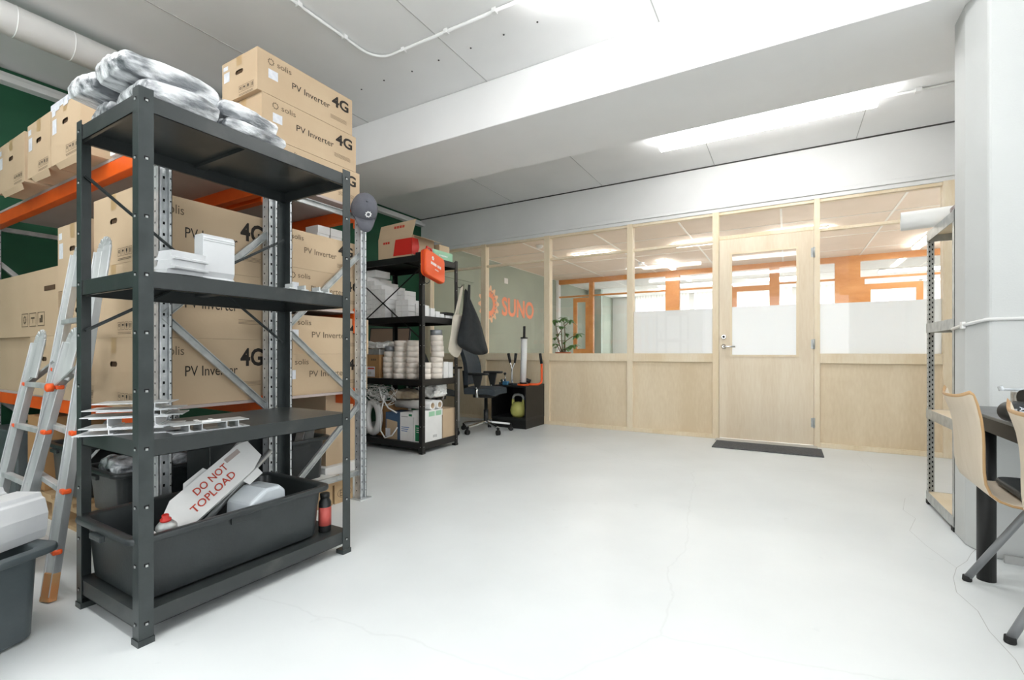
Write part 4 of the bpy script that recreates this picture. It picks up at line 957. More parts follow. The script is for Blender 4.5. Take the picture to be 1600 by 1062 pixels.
carton('low brown carton on the pallet at the far left', -3.98, -3.70, 0.99, 1.40, 0.139, 0.56, side=False, front=False, hole=False, dark=True, group=None)
bm = nb(); box(bm, -4.60, -4.02, 0.95, 1.45, 0.0, 0.45); tag(link('grey_crate', bm, 'bin', bevel=0.01), 'dark grey crate on the floor at the far left', 'crate')

# ================================================================== SECOND BLACK SHELVING UNIT
RX0, RX1, RY0, RY1 = -3.745, -2.885, 3.315, 3.855
def xb(Y, a, b): return [((a+0.02, Y, 1.72), (b-0.02, Y, 1.02)), ((b-0.02, Y, 1.72), (a+0.02, Y, 1.02)), ((a+0.02, Y, 1.22), (a+0.30, Y, 1.02))]
shelf_unit('metal_shelf_unit', 'black steel shelving unit full of tape rolls and white boxes in the far left corner', RX0, RX1, RY0, RY1, 1.86, (1.84, 1.275, 0.685, 0.10), 0.06, 'black_metal2', 'black_metal2', fl=0.04,
    brace=[((RX0+0.02, RY0+0.008, 1.20), (RX1-0.02, RY0+0.008, 1.72)), ((RX0+0.02, RY0+0.008, 1.66), (RX1-0.02, RY0+0.008, 1.06))])
# top: open carton with red print
ZT = 1.8405
t = thing('open_carton', 'open brown carton with a red printed panel on top of the far black shelving', 'box', (-3.2, 3.5, ZT), group=None)
xa, xb_, ya, yb, H_ = -3.47, -3.03, 3.34, 3.66, 0.20
bm = nb(); th = 0.004
box(bm, xa, xb_, ya, ya+th, ZT, ZT+H_); box(bm, xa, xb_, yb-th, yb, ZT, ZT+H_); box(bm, xa, xa+th, ya, yb, ZT, ZT+H_); box(bm, xb_-th, xb_, ya, yb, ZT, ZT+H_); box(bm, xa, xb_, ya, yb, ZT, ZT+th)
T_ = frame_m((xa, ya, ZT), (1, 0, 0), (0, 0, 1)); Ts_ = frame_m((xb_, ya, ZT), (0, 1, 0), (0, 0, 1))
f = bm.faces.new([bm.verts.new(T_ @ Vector((x, y, 0.0015))) for x, y in ((0.20, 0.02), (0.44, 0.02), (0.44, 0.175), (0.23, 0.175))]); f.material_index = 1
text(bm, 'RED', T_, 0.10, 0.14, 0.07, 0.02, 1, 0.02) if False else None
for i in range(3): quad(bm, T_, 0.07+i*0.03, 0.093+i*0.03, 0.145, 0.165, 1, 0.0015)
f = bm.faces.new([bm.verts.new(Ts_ @ Vector((x, y, 0.0015))) for x, y in ((0.0, 0.02), (0.07, 0.02), (0.10, 0.10), (0.08, 0.175), (0.0, 0.175))]); f.material_index = 1
link('carton_body', bm, ['card', 'red'], t, W=True)
bm = nb(); Tf = TR((xa, yb, ZT+H_), 0, 0.35); prism(bm, [(0, 0), (0.44, 0), (0.47, 0.15), (0.02, 0.13)], -0.003, 0, 'y', 0, TR((xa, ya+0.006, ZT+H_), 0, -0.12))
T2 = TR((xa, ya+0.006, ZT+H_), 0, -0.12) @ frame_m((0, -0.0032, 0), (1, 0, 0), (0, 0, 1))
for i in range(4): quad(bm, T2, 0.20+i*0.035, 0.228+i*0.035, 0.085, 0.11, 1, 0.0015)
link('carton_flap', bm, ['card', 'red_ink'], t, W=True)
bm = nb(); prism(bm, [(0, 0), (0.32, 0), (0.30, 0.12), (0.02, 0.12)], -0.003, 0, 'x', 0, TR((xb_, ya, ZT+H_), 0, 0, 1.9)); link('carton_flap', bm, 'card', t, W=True)
carton('plain carton behind the red printed one on the far black shelving', -3.30, -2.98, 3.68, 3.84, ZT, ZT+0.17, side=False, front=False, hole=False, group=None)
bm = nb(); box(bm, -3.01, -2.94, 3.36, 3.46, ZT, ZT+0.035, 0); tag(link('black_clamp', bm, 'dark_plastic', bevel=0.006), 'small black clamp beside the red printed carton', 'clamp')
t = thing('flat_paper_box', 'flat white and pale green paper box at the shelf edge above the orange case', 'box', (-2.98, 3.68, ZT), 0)
bm = nb(); box(bm, -3.0, -2.91, 3.50, 3.80, ZT, ZT+0.085); Tg = frame_m((-2.91, 3.50, ZT), (0, 1, 0), (0, 0, 1)); quad(bm, Tg, 0.0, 0.30, 0.0, 0.085, 1, 0.0008)
for i in range(6): quad(bm, Tg, 0.09+i*0.022, 0.106+i*0.022, 0.035, 0.048, 0, 0.0016)
link('box_body', bm, ['box_white', 'green_pale'], t, W=True)
# orange case hanging on the near post
t = thing('tool_case', 'orange zipped case hanging from the near post of the far black shelving', 'case', (-2.86, 3.42, 1.62))
Tq = TR((-2.845, 3.42, 1.735), 0.16, math.radians(-9), math.radians(-6)) @ Matrix.Scale(1.18, 4)
bm = nb(); prism(bm, rr(0.145, 0.105, 0.035), -0.026, 0.026, 'x', 0, Tq); link('case_body', bm, 'orange_plastic', t, W=True, bevel=0.012, seg=3)
bm = nb(); prism(bm, rr(0.147, 0.107, 0.036), -0.003, 0.003, 'x', 0, Tq); link('zip', bm, 'red', t.children[0] if t.children else t, W=True)
Tt = Tq @ frame_m((0.0265, -0.145, -0.105), (0, 1, 0), (0, 0, 1)); bm = nb()
for i in range(5): quad(bm, Tt, 0.07+i*0.017, 0.083+i*0.017, 0.10, 0.122, 0, 0.001)
for i in range(4): quad(bm, Tt, 0.165+i*0.015, 0.176+i*0.015, 0.10, 0.122, 0, 0.001)
for i in range(5): quad(bm, Tt, 0.13+i*0.011, 0.138+i*0.011, 0.068, 0.078, 0, 0.001)
ring_gear(bm, Tt, 0.10, 0.155, 0.018, 0, 6, 0.2, 0.001); link('white_print', bm, 'white_plastic', t, W=True)
bm = nb(); tube(bm, [Tq @ Vector((0, -0.10, 0.10)), Tq @ Vector((0, -0.09, 0.135)), Tq @ Vector((0, -0.03, 0.135)), Tq @ Vector((0, -0.01, 0.10))], 0.009, 8); link('carry_handle', bm, 'red', t, W=True)
def hook(label, x, y, z):
    bm = nb(); tube(bm, [(x, y, z+0.05), (x+0.008, y, z), (x+0.03, y+0.01, z-0.012), (x+0.05, y+0.02, z+0.004), (x+0.055, y+0.02, z+0.02)], 0.004, 8)
    tag(link('wire_hook', bm, 'black_metal2'), label, 'hook')
hook('small black hook on the near post of the far shelving, under the orange case', RX1+0.002, RY0+0.02, 1.58)
hook('small black hook on the rear post holding the cloth bags', RX1+0.002, RY1-0.02, 1.60)
# cloth bags
def cloth_bag(name, label, top, outline, thick, m, straps, seed):
    """outline in (along wall y, z) relative to top; puffed volume with folds"""
    from mathutils import noise
    t = thing(name, label, 'bag', (top[0], top[1], top[2]-0.7)); bm = nb(); N = len(outline); R = 10
    rows = []
    for (yl, yr, z) in outline:
        row = []; k_ = max(0.15, min(1, (yr-yl)/0.25))
        for j in range(2*R):
            a = 2*PI*j/(2*R); cy = (yl+yr)/2; hy = (yr-yl)/2
            fold = 1 + 0.22*math.sin(5*a+seed+z*3) + 0.12*math.sin(9*a+seed*2+z*6)
            row.append(bm.verts.new((top[0]+thick*k_*0.5*(1+math.cos(a)*fold), top[1]+cy+hy*math.sin(a)*(1+0.05*math.sin(7*a+z*9)), top[2]+z)))
        rows.append(row)
    for A, B in zip(rows, rows[1:]):
        for j in range(2*R): bm.faces.new((A[j], A[(j+1) % (2*R)], B[(j+1) % (2*R)], B[j]))
    bm.faces.new(rows[0]); bm.faces.new(rows[-1][::-1])
    bmesh.ops.recalc_face_normals(bm, faces=bm.faces[:])
    link('bag_body', bm, m, t, W=True, smooth=True, sub=1)
    for (ya_, za_, yb2, zb2) in straps:
        bm = nb(); bar(bm, (top[0]+thick*0.35, top[1]+ya_, top[2]+za_), (top[0]+thick*0.5, top[1]+yb2, top[2]+zb2), 0.004, 0.024, 0, (0, 1, 0.2)); link('strap', bm, m, t, W=True)
    return t
cloth_bag('cloth_bag', 'black cloth bag hanging by its straps from the rear post', (-2.83, 3.87, 1.60), [(0.01, 0.05, -0.01), (0.0, 0.09, -0.12), (-0.04, 0.15, -0.24), (-0.09, 0.21, -0.34), (-0.14, 0.27, -0.46), (-0.17, 0.32, -0.55), (-0.16, 0.345, -0.60), (-0.04, 0.355, -0.64), (0.10, 0.35, -0.675), (0.20, 0.30, -0.69)], 0.12, 'black_cloth', ((0.0, -0.25, 0.02, 0.02), (0.05, -0.25, 0.03, 0.02)), 1.0)
cloth_bag('cloth_bag', 'natural white cotton tote hanging behind the black bag', (-2.868, 3.86, 1.60), [(-0.13, 0.06, -0.27), (-0.14, 0.07, -0.36), (-0.16, 0.06, -0.5), (-0.20, 0.03, -0.6), (-0.21, 0.02, -0.65), (-0.12, -0.02, -0.70), (-0.06, -0.03, -0.715)], 0.035, 'beige_cloth', ((-0.09, -0.30, 0.02, 0.01), (-0.06, -0.32, 0.03, 0.01)), 4.0)
# cap on the rack upright
t = thing('baseball_cap', 'grey baseball cap with a white wheel emblem hanging on the end upright', 'cap', (-2.27, 2.12, 1.65))
ax = Vector((0.80, -0.52, 0.22)).normalized(); up_ = Vector((0.0, 0.05, 1.0)); sd_ = up_.cross(ax).normalized(); up_ = ax.cross(sd_).normalized()
Tcap = Matrix.Translation((-2.318, 2.112, 1.845)) @ Matrix((sd_, up_, ax)).transposed().to_4x4()
bm = nb(); NU, NVv = 28, 9; rings = []
for k in range(NVv):
    ph = (PI/2)*k/NVv; rr_ = math.cos(ph)**0.8; zz = math.sin(ph)
    rings.append([bm.verts.new(Tcap @ Vector((0.080*rr_*math.cos(2*PI*i/NU)*(1+0.004*math.cos(12*PI*i/NU)), 0.098*rr_*math.sin(2*PI*i/NU), 0.105*zz))) for i in range(NU)])
tip = bm.verts.new(Tcap @ Vector((0, 0, 0.106)))
for A, B in zip(rings, rings[1:]):
    for i in range(NU): bm.faces.new((A[i], A[(i+1) % NU], B[(i+1) % NU], B[i]))
for i in range(NU): bm.faces.new((rings[-1][i], rings[-1][(i+1) % NU], tip))
link('crown', bm, 'grey_cloth', t, W=True, smooth=True, solid=0.003)
bm = nb(); N = 14; A = []; Bm = []; Cc = []
for j in range(N+1):
    u = -1+2*j/N; x = 0.074*u; c = 0.030*(1-u*u); y0_ = -0.094*math.sqrt(max(0, 1-(x/0.086)**2)); L = 0.085*(1-abs(u)**3)
    A.append(bm.verts.new(Tcap @ Vector((x, y0_+0.008, 0.012+c)))); Bm.append(bm.verts.new(Tcap @ Vector((x*0.97, y0_-L*0.5, 0.022+c*1.1)))); Cc.append(bm.verts.new(Tcap @ Vector((x*0.9, y0_-L, 0.026+c*0.8))))
for j in range(N): bm.faces.new((A[j], A[j+1], Bm[j+1], Bm[j])); bm.faces.new((Bm[j], Bm[j+1], Cc[j+1], Cc[j]))
link('visor', bm, 'grey_cloth', t, W=True, smooth=True, solid=0.004)
pn = Vector((0.012, -0.068, 0.0)); pn.z = 0.105*math.sqrt(1-(pn.x/0.08)**2-(pn.y/0.098)**2); nrm = Vector((pn.x/0.08**2, pn.y/0.098**2, pn.z/0.105**2)).normalized()
Te = Tcap @ Matrix.Translation(pn+nrm*0.003) @ nrm.to_track_quat('Z', 'Y').to_matrix().to_4x4()
bm = nb(); ring_gear(bm, Te, 0, 0, 0.021, 0, 8, 0.5, 0.003); link('emblem', bm, 'white_plastic', t, W=True)
bm = nb(); lathe(bm, [(0.007, 0), (0.004, 0.004)], seg=10, T=Tcap @ Matrix.Translation((0, 0, 0.107))); link('button', bm, 'grey_cloth', t, W=True)

# white boxes on the second shelf
Z2 = 1.2755; bh, bw, bl = 0.047, 0.047, 0.165
proto = None; cnt = [9, 9, 8, 8, 7, 7, 6, 6, 6, 5, 4]
def white_box(x, y, z, label, grp, sx=1, sy=1, sz=1):
    global proto
    if proto is None:
        bm = nb(); box(bm, -bw/2+0.0006, bw/2-0.0006, -bl/2+0.001, bl/2-0.001, 0.0003, bh-0.0018)
        proto = link('small_white_box', bm, 'box_white', bevel=0.001, origin=(0, 0, 0)); o = proto
    else: o = proto.copy(); C.objects.link(o)
    o.location = (x, y, z); o.scale = (sx, sy, sz)
    return tag(o, label, 'box', grp)
for r in range(2):
    for i in range(7 if r == 0 else 12):
        n = (cnt[i] if i < len(cnt) else 4) - (1 if r == 1 and i > 8 else 0)
        for k in range(n):
            if r == 1 and i < 6 and k < n-2: continue_ = True
            else: continue_ = False
            if continue_ and k < n-2 and i < 5: continue
            white_box(-3.70+i*0.0485, 3.345+0.005+bl/2+r*(bl+0.002), Z2+k*bh, ['long white box in the front stepped rows on the second shelf', 'long white box in the rear stepped rows on the second shelf'][r], ['front rows of white boxes', 'rear rows of white boxes'][r])
for i in range(2):
    for k in range(3): white_box(-3.24+i*0.085, 3.40+0.03, Z2+k*0.056, '%s white box of the small %s pile near the cross brace' % (['lowest', 'middle', 'topmost'][k], ['left', 'right'][i]), 'small pile of white boxes', 1.7, 0.6, 1.2)
for k, (a, b, h) in enumerate(((-2.965, 3.44, 0.105), (-2.96, 3.52, 0.085), (-2.955, 3.59, 0.06), (-2.955, 3.655, 0.04))):
    bm = nb(); box(bm, a-0.03, a+0.03, b-0.03, b+0.03, Z2, Z2+h); tag(link('small_white_box', bm, 'box_white', bevel=0.001), '%s of four white boxes stepping down at the second shelf end' % ['tallest', 'second tallest', 'third tallest', 'lowest'][k], 'box', 'stepping white boxes')
bm = nb(); box(bm, -3.73, -3.57, 3.40, 3.60, Z2+9*bh+0.0002, Z2+9*bh+0.07); tag(link('white_carton', bm, 'box_white', bevel=0.002), 'white carton lying on top of the stepped boxes under the top shelf', 'box')
bm = nb(); box(bm, -3.30, -3.278, 3.345, 3.36, Z2, Z2+0.075); tag(link('grey_block', bm, 'galv_grey'), 'narrow grey block standing in front of the white boxes', 'block')
bm = nb(); box(bm, -2.99, -2.91, 3.70, 3.80, Z2, Z2+0.03); tag(link('flat_box', bm, 'box_white', bevel=0.003), 'flat box lying at the back right of the second shelf', 'box')
bm = nb(); box(bm, -3.0, -2.90, 3.69, 3.81, Z2+0.0305, Z2+0.06); tag(link('flat_box', bm, 'dark_plastic', bevel=0.003), 'dark flat box on the white one at the back right of the second shelf', 'box')

# tape rolls on the third shelf
Z3 = 0.6855; roll_h = 0.052
_roll = None
def roll(x, y, z, r, label, grp, m='taperoll'):
    global _roll
    if _roll is None or m != 'taperoll':
        t = thing('tape_roll', label, 'tape', (x, y, z), 0, grp)
        bm = nb(); n = 26; pr = [(r, 0.001), (r, roll_h-0.001), (r-0.003, roll_h), (r*0.56, roll_h), (r*0.56, 0), (r-0.003, 0)]
        rings = [[bm.verts.new((a*math.cos(2*PI*k/n), a*math.sin(2*PI*k/n), b)) for k in range(n)] for a, b in pr]
        for i in range(len(rings)):
            A = rings[i]; B = rings[(i+1) % len(rings)]
            for k in range(n):
                f = bm.faces.new((A[k], A[(k+1) % n], B[(k+1) % n], B[k])); f.smooth = i in (0, 3)
                f.material_index = 1 if i == 3 else 0
        tp = link('tape', bm, [m, 'tapecore'], t)
        bm = nb(); lathe(bm, [(r*0.56, 0), (r*0.56, roll_h), (r*0.5, roll_h), (r*0.5, 0.0)], seg=n); link('core', bm, 'tapecore', t)
        if m == 'taperoll': _roll = t
        return t
    o = dup(_roll, (x, y, z), random.random()*3, label, grp); return o
RG = 'tape rolls on the third shelf'
ordn = ['bottom', 'second', 'third', 'fourth', 'fifth', 'sixth', 'seventh', 'eighth', 'ninth']
for j, (x, y, n, nm) in enumerate(((-3.40, 3.42, 5, 'left front column, beside the brown carton'), (-3.255, 3.41, 7, 'tall column left of the near post'), (-3.10, 3.42, 7, 'column hidden partly by the near post'), (-3.33, 3.56, 6, 'left rear column'), (-2.955, 3.60, 8, 'tallest column right of the near post'), (-2.96, 3.44, 3, 'low column right of the near post'))):
    for k in range(n): roll(x+random.uniform(-0.006, 0.006)+0.012*(k > 3), y+random.uniform(-0.006, 0.006), Z3+k*(roll_h+0.0004), 0.062, 'white tape roll, %s from the bottom in the %s' % (ordn[k] if k else 'lowest', nm), RG)
o = roll(-3.385, 3.42, Z3+5*(roll_h+0.0004), 0.055, 'silver tape roll on the left front column', RG, 'silver_tape')
o = roll(-2.955, 3.60, Z3+8*(roll_h+0.0004)+0.0, 0.058, 'silver tape roll on the tallest column right of the near post', RG, 'silver_tape')
for k, (x, y, h) in enumerate(((-2.955, 3.70, 0.16), (-2.955, 3.775, 0.155))):
    bm = nb(); box(bm, x-0.04, x+0.045, y-0.034, y+0.034, Z3, Z3+h); tag(link('small_white_box', bm, 'box_white', bevel=0.002), '%s white box at the right end of the third shelf' % ['inner', 'outer'][k], 'box', 'white boxes beside the tape rolls')
t = thing('brown_carton', 'brown carton with a white label topped with crumpled paper on the third shelf', 'box', (-3.56, 3.45, Z3), 0)
bm = nb(); box(bm, -3.66, -3.475, 3.36, 3.56, Z3, Z3+0.23); link('carton_body', bm, 'card_dark', t, W=True)
bm = nb(); T_ = frame_m((-3.66, 3.36, Z3), (1, 0, 0), (0, 0, 1)); quad(bm, T_, 0.015, 0.125, 0.01, 0.11, 0, 0.0015); quad(bm, T_, 0.025, 0.115, 0.085, 0.1, 1, 0.002); quad(bm, T_, 0.03, 0.075, 0.03, 0.06, 2, 0.002)
for i in range(3): quad(bm, T_, 0.07+i*0.025, 0.088+i*0.025, 0.17, 0.19, 3, 0.0015)
link('shipping_label', bm, ['label', 'red_ink', 'joint', 'ink'], t, W=True)
bm = nb(); box(bm, -3.665, -3.47, 3.355, 3.565, Z3+0.2305, Z3+0.285); tag(link('dark_folder', bm, 'galv_grey', bevel=0.004), 'dark grey packet on the brown carton on the third shelf', 'packet')
pillow('crumpled_paper', 'crumpled white paper on the grey packet on the third shelf', -3.68, -3.42, 3.36, 3.56, Z3+0.286, Z3+0.35, 'paper', cat='paper', amp=0.02)
t = thing('white_tray', 'white tray with blue printed leaflets at the left end of the third shelf', 'tray', (-3.71, 3.5, Z3))
bm = nb(); prism(bm, [(-0.14, 0), (0.06, 0), (0.10, 0.10), (-0.18, 0.16)], 3.44, 3.60, 'y', 0, TR((-3.74, 0, Z3))); link('tray_body', bm, 'box_white', t, W=True)
bm = nb()
for i in range(4): box(bm, -3.84+i*0.03, -3.822+i*0.03, 3.46+0.01*i, 3.462+0.01*i, Z3+0.12, Z3+0.22)
link('leaflets', bm, 'blue_label', t, W=True)
# bottom shelf contents
ZB = 0.1005
t = thing('white_carton', 'white carton with green labels on the bottom shelf of the far unit', 'box', (-2.98, 3.47, ZB))
bm = nb(); box(bm, -3.015, -2.90, 3.345, 3.62, ZB, ZB+0.29); box(bm, -3.02, -2.896, 3.34, 3.625, ZB+0.23, ZB+0.292)
Tg = frame_m((-2.896, 3.34, ZB), (0, 1, 0), (0, 0, 1)); quad(bm, Tg, 0.08, 0.165, 0.235, 0.28, 1, 0.001); quad(bm, Tg, 0.18, 0.265, 0.235, 0.28, 1, 0.001)
T_ = frame_m((-3.015, 3.345, ZB), (1, 0, 0), (0, 0, 1)); quad(bm, T_, 0.02, 0.10, 0.01, 0.16, 2, 0.001)
for i in range(3): quad(bm, T_, 0.035, 0.085-0.01*i, 0.13-0.02*i, 0.137-0.02*i, 0, 0.002)
Tg = frame_m((-2.90, 3.345, ZB), (0, 1, 0), (0, 0, 1)); 
for i in range(3): quad(bm, Tg, 0.14+i*0.02, 0.155+i*0.02, 0.03, 0.055, 3, 0.001)
link('carton_body', bm, ['box_white', 'green_pale', 'green_label', 'joint'], t, W=True)
t = thing('white_carton', 'white carton with blue lines left of the near post on the bottom shelf', 'box', (-3.11, 3.45, ZB))
bm = nb(); box(bm, -3.19, -3.025, 3.35, 3.60, ZB, ZB+0.265); T_ = frame_m((-3.19, 3.35, ZB), (1, 0, 0), (0, 0, 1))
for i in range(3): quad(bm, T_, 0.015, 0.115-0.012*i, 0.125-i*0.018, 0.131-i*0.018, 1, 0.001)
quad(bm, T_, 0.015, 0.10, 0.225, 0.232, 3, 0.001); quad(bm, T_, 0.11, 0.15, 0.235, 0.255, 2, 0.001)
link('carton_body', bm, ['box_white', 'blue_label', 'green_label', 'joint'], t, W=True)
t = thing('blue_printed_carton', 'blue and brown carton with a white sticker on the bottom shelf', 'box', (-3.29, 3.45, ZB))
bm = nb(); box(bm, -3.39, -3.20, 3.36, 3.58, ZB, ZB+0.255); T_ = frame_m((-3.39, 3.36, ZB), (1, 0, 0), (0, 0, 1))
f = bm.faces.new([bm.verts.new(T_ @ Vector((x, y, 0.001))) for x, y in ((0.012, 0.0), (0.155, 0.0), (0.155, 0.17), (0.012, 0.19))]); f.material_index = 1
quad(bm, T_, 0.0, 0.065, 0.02, 0.10, 2, 0.002)
link('carton_body', bm, [mat('slate_blue_print', (70, 98, 128), 0.6), 'card', 'label'], t, W=True)
carton('plain brown carton at the right rear of the bottom shelf of the far unit', -3.10, -2.905, 3.64, 3.84, ZB, ZB+0.28, side=False, front=False, hole=False, dark=False, group=None)
carton('tall brown carton behind the straps on the bottom shelf of the far unit', -3.60, -3.41, 3.44, 3.70, ZB, ZB+0.34, side=False, front=False, hole=False, dark=True, group=None)
for k, (y, x0, z) in enumerate(((3.47, -3.33, ZB+0.335), (3.575, -3.33, ZB+0.335))):
    t = thing('film_roll', '%s roll of white film lying across the cartons on the bottom shelf' % ['front', 'rear'][k], 'roll', (-3.1, y, z), 0, 'rolls of white film')
    T_ = TR((-3.34, y, z), 0, 0, PI/2); n = 24; bm = nb()
    pr = [(0.042, 0), (0.042, 0.45), (0.026, 0.45), (0.026, 0)]
    rings = [[bm.verts.new(T_ @ Vector((a*math.cos(2*PI*i/n), a*math.sin(2*PI*i/n), b))) for i in range(n)] for a, b in pr]
    for i in range(4):
        A = rings[i]; B = rings[(i+1) % 4]
        for q_ in range(n): f = bm.faces.new((A[q_], A[(q_+1) % n], B[(q_+1) % n], B[q_])); f.smooth = i in (0, 2); f.material_index = 1 if i == 2 else 0
    link('film', bm, ['white_plastic', 'card'], t, W=True)
pillow('paper_wrap', 'crumpled grey brown wrapping paper above the film rolls', -3.42, -3.08, 3.40, 3.60, ZB+0.38, ZB+0.47, mat('kraft_paper', (190, 180, 164), 0.8, 0, (168, 150, 124), 8), cat='paper', amp=0.02)
pillow('paper_wrap', 'white paper piled at the back above the film rolls', -3.22, -2.95, 3.60, 3.80, ZB+0.38, ZB+0.52, 'paper', cat='paper', amp=0.03)
# big ring of white edging + tangled plastic straps
bm = nb(); tube(bm, [(-3.60+0.12*math.cos(a)*0.7, 3.40, ZB+0.184+0.147*math.sin(a)) for a in [2*PI*i/32 for i in range(32)]], 0.036, 12, closed=True)
tag(link('coiled_foam_ring', bm, 'white_plastic'), 'thick white ring roll standing at the left of the bottom shelf', 'roll')
random.seed(11)
bm = nb()
for s in range(34):
    c = Vector((-3.52+random.uniform(-0.10, 0.13), 3.375+random.uniform(-0.015, 0.02), ZB+0.40+random.uniform(-0.03, 0.08))); r = random.uniform(0.05, 0.14); a0 = random.random()*6.28; pts = []
    tl = random.uniform(-0.5, 0.5)
    for i in range(12):
        a = a0 + i*0.42; p = c + Vector((math.cos(a)*r*1.1, 0.02*math.sin(a*2+s)+tl*0.02*math.cos(a), math.sin(a)*r*0.55)); pts.append(p)
    for p, q in zip(pts, pts[1:]): bar(bm, p, q, 0.0015, 0.006)
tag(link('plastic_straps', bm, mat('strap_white', (226, 226, 222), 0.4)), 'tangled bundle of thin white plastic straps on the bottom shelf', 'straps', kind='stuff')
bm = nb(); pts = [(-3.38, 3.335, ZB+0.42), (-3.43, 3.33, ZB+0.22), (-3.42, 3.325, ZB+0.07), (-3.36, 3.322, ZB+0.01), (-3.27, 3.322, ZB+0.04), (-3.18, 3.325, ZB+0.15)]
pts2 = []
for p, q in zip(pts, pts[1:]):
    for i in range(4): pts2.append(Vector(p).lerp(Vector(q), i/4))
tube(bm, pts2, 0.007, 8); tag(link('strap_loop', bm, 'white_plastic'), 'loop of white strap hanging in front of the blue carton', 'strap')
bm = nb(); tube(bm, [(-3.46, 3.34, ZB+0.50), (-3.42, 3.335, ZB+0.40), (-3.33, 3.335, ZB+0.30), (-3.22, 3.335, ZB+0.26)], 0.007, 8); tag(link('strap_loop', bm, 'white_plastic'), 'white strap curling down to the right in front of the film rolls', 'strap')

# ================================================================== desk and monitor in the corner
t = thing('desk', 'black topped desk with white legs in the corner behind the far shelving', 'desk', (-4.2, 4.6, 0))
bm = nb(); box(bm, -4.82, -3.85, 3.95, 5.25, 0.715, 0.74); link('tabletop', bm, 'black_metal2', t, W=True, bevel=0.003)
for x in (-4.78, -3.90):
    for y in (4.0, 5.2):
        bm = nb(); box(bm, x-0.025, x+0.025, y-0.025, y+0.025, 0.0, 0.715); link('leg', bm, 'white_plastic', t, W=True)
t = thing('monitor', 'tilted flat screen with a black bezel behind the far shelving', 'monitor', (-4.3, 4.35, 0.741))
Tm = TR((-4.28, 4.30, 1.08), math.radians(20), math.radians(-12))
bm = nb(); box(bm, -0.27, 0.27, 0, 0.025, -0.17, 0.17, 0, Tm); link('bezel', bm, 'dark_plastic', t, W=True, bevel=0.006)
bm = nb(); box(bm, -0.255, 0.255, -0.0015, -0.0005, -0.155, 0.155, 0, Tm); link('screen', bm, 'screen', t, W=True)
bm = nb(); bar(bm, (-4.29, 4.34, 0.75), (-4.29, 4.36, 1.06), 0.05, 0.03, 0, (0, 1, 0)); link('stand', bm, 'dark_plastic', t, W=True)
bm = nb(); box(bm, -4.40, -4.18, 4.26, 4.46, 0.741, 0.752); link('stand_base', bm, 'dark_plastic', t, W=True, bevel=0.003)
bm = nb(); box(bm, -4.75, -4.45, 4.0, 4.24, 0.741, 0.90); tag(link('desk_organiser', bm, 'black_metal2', bevel=0.006), 'black box standing on the desk left of the screen', 'box')

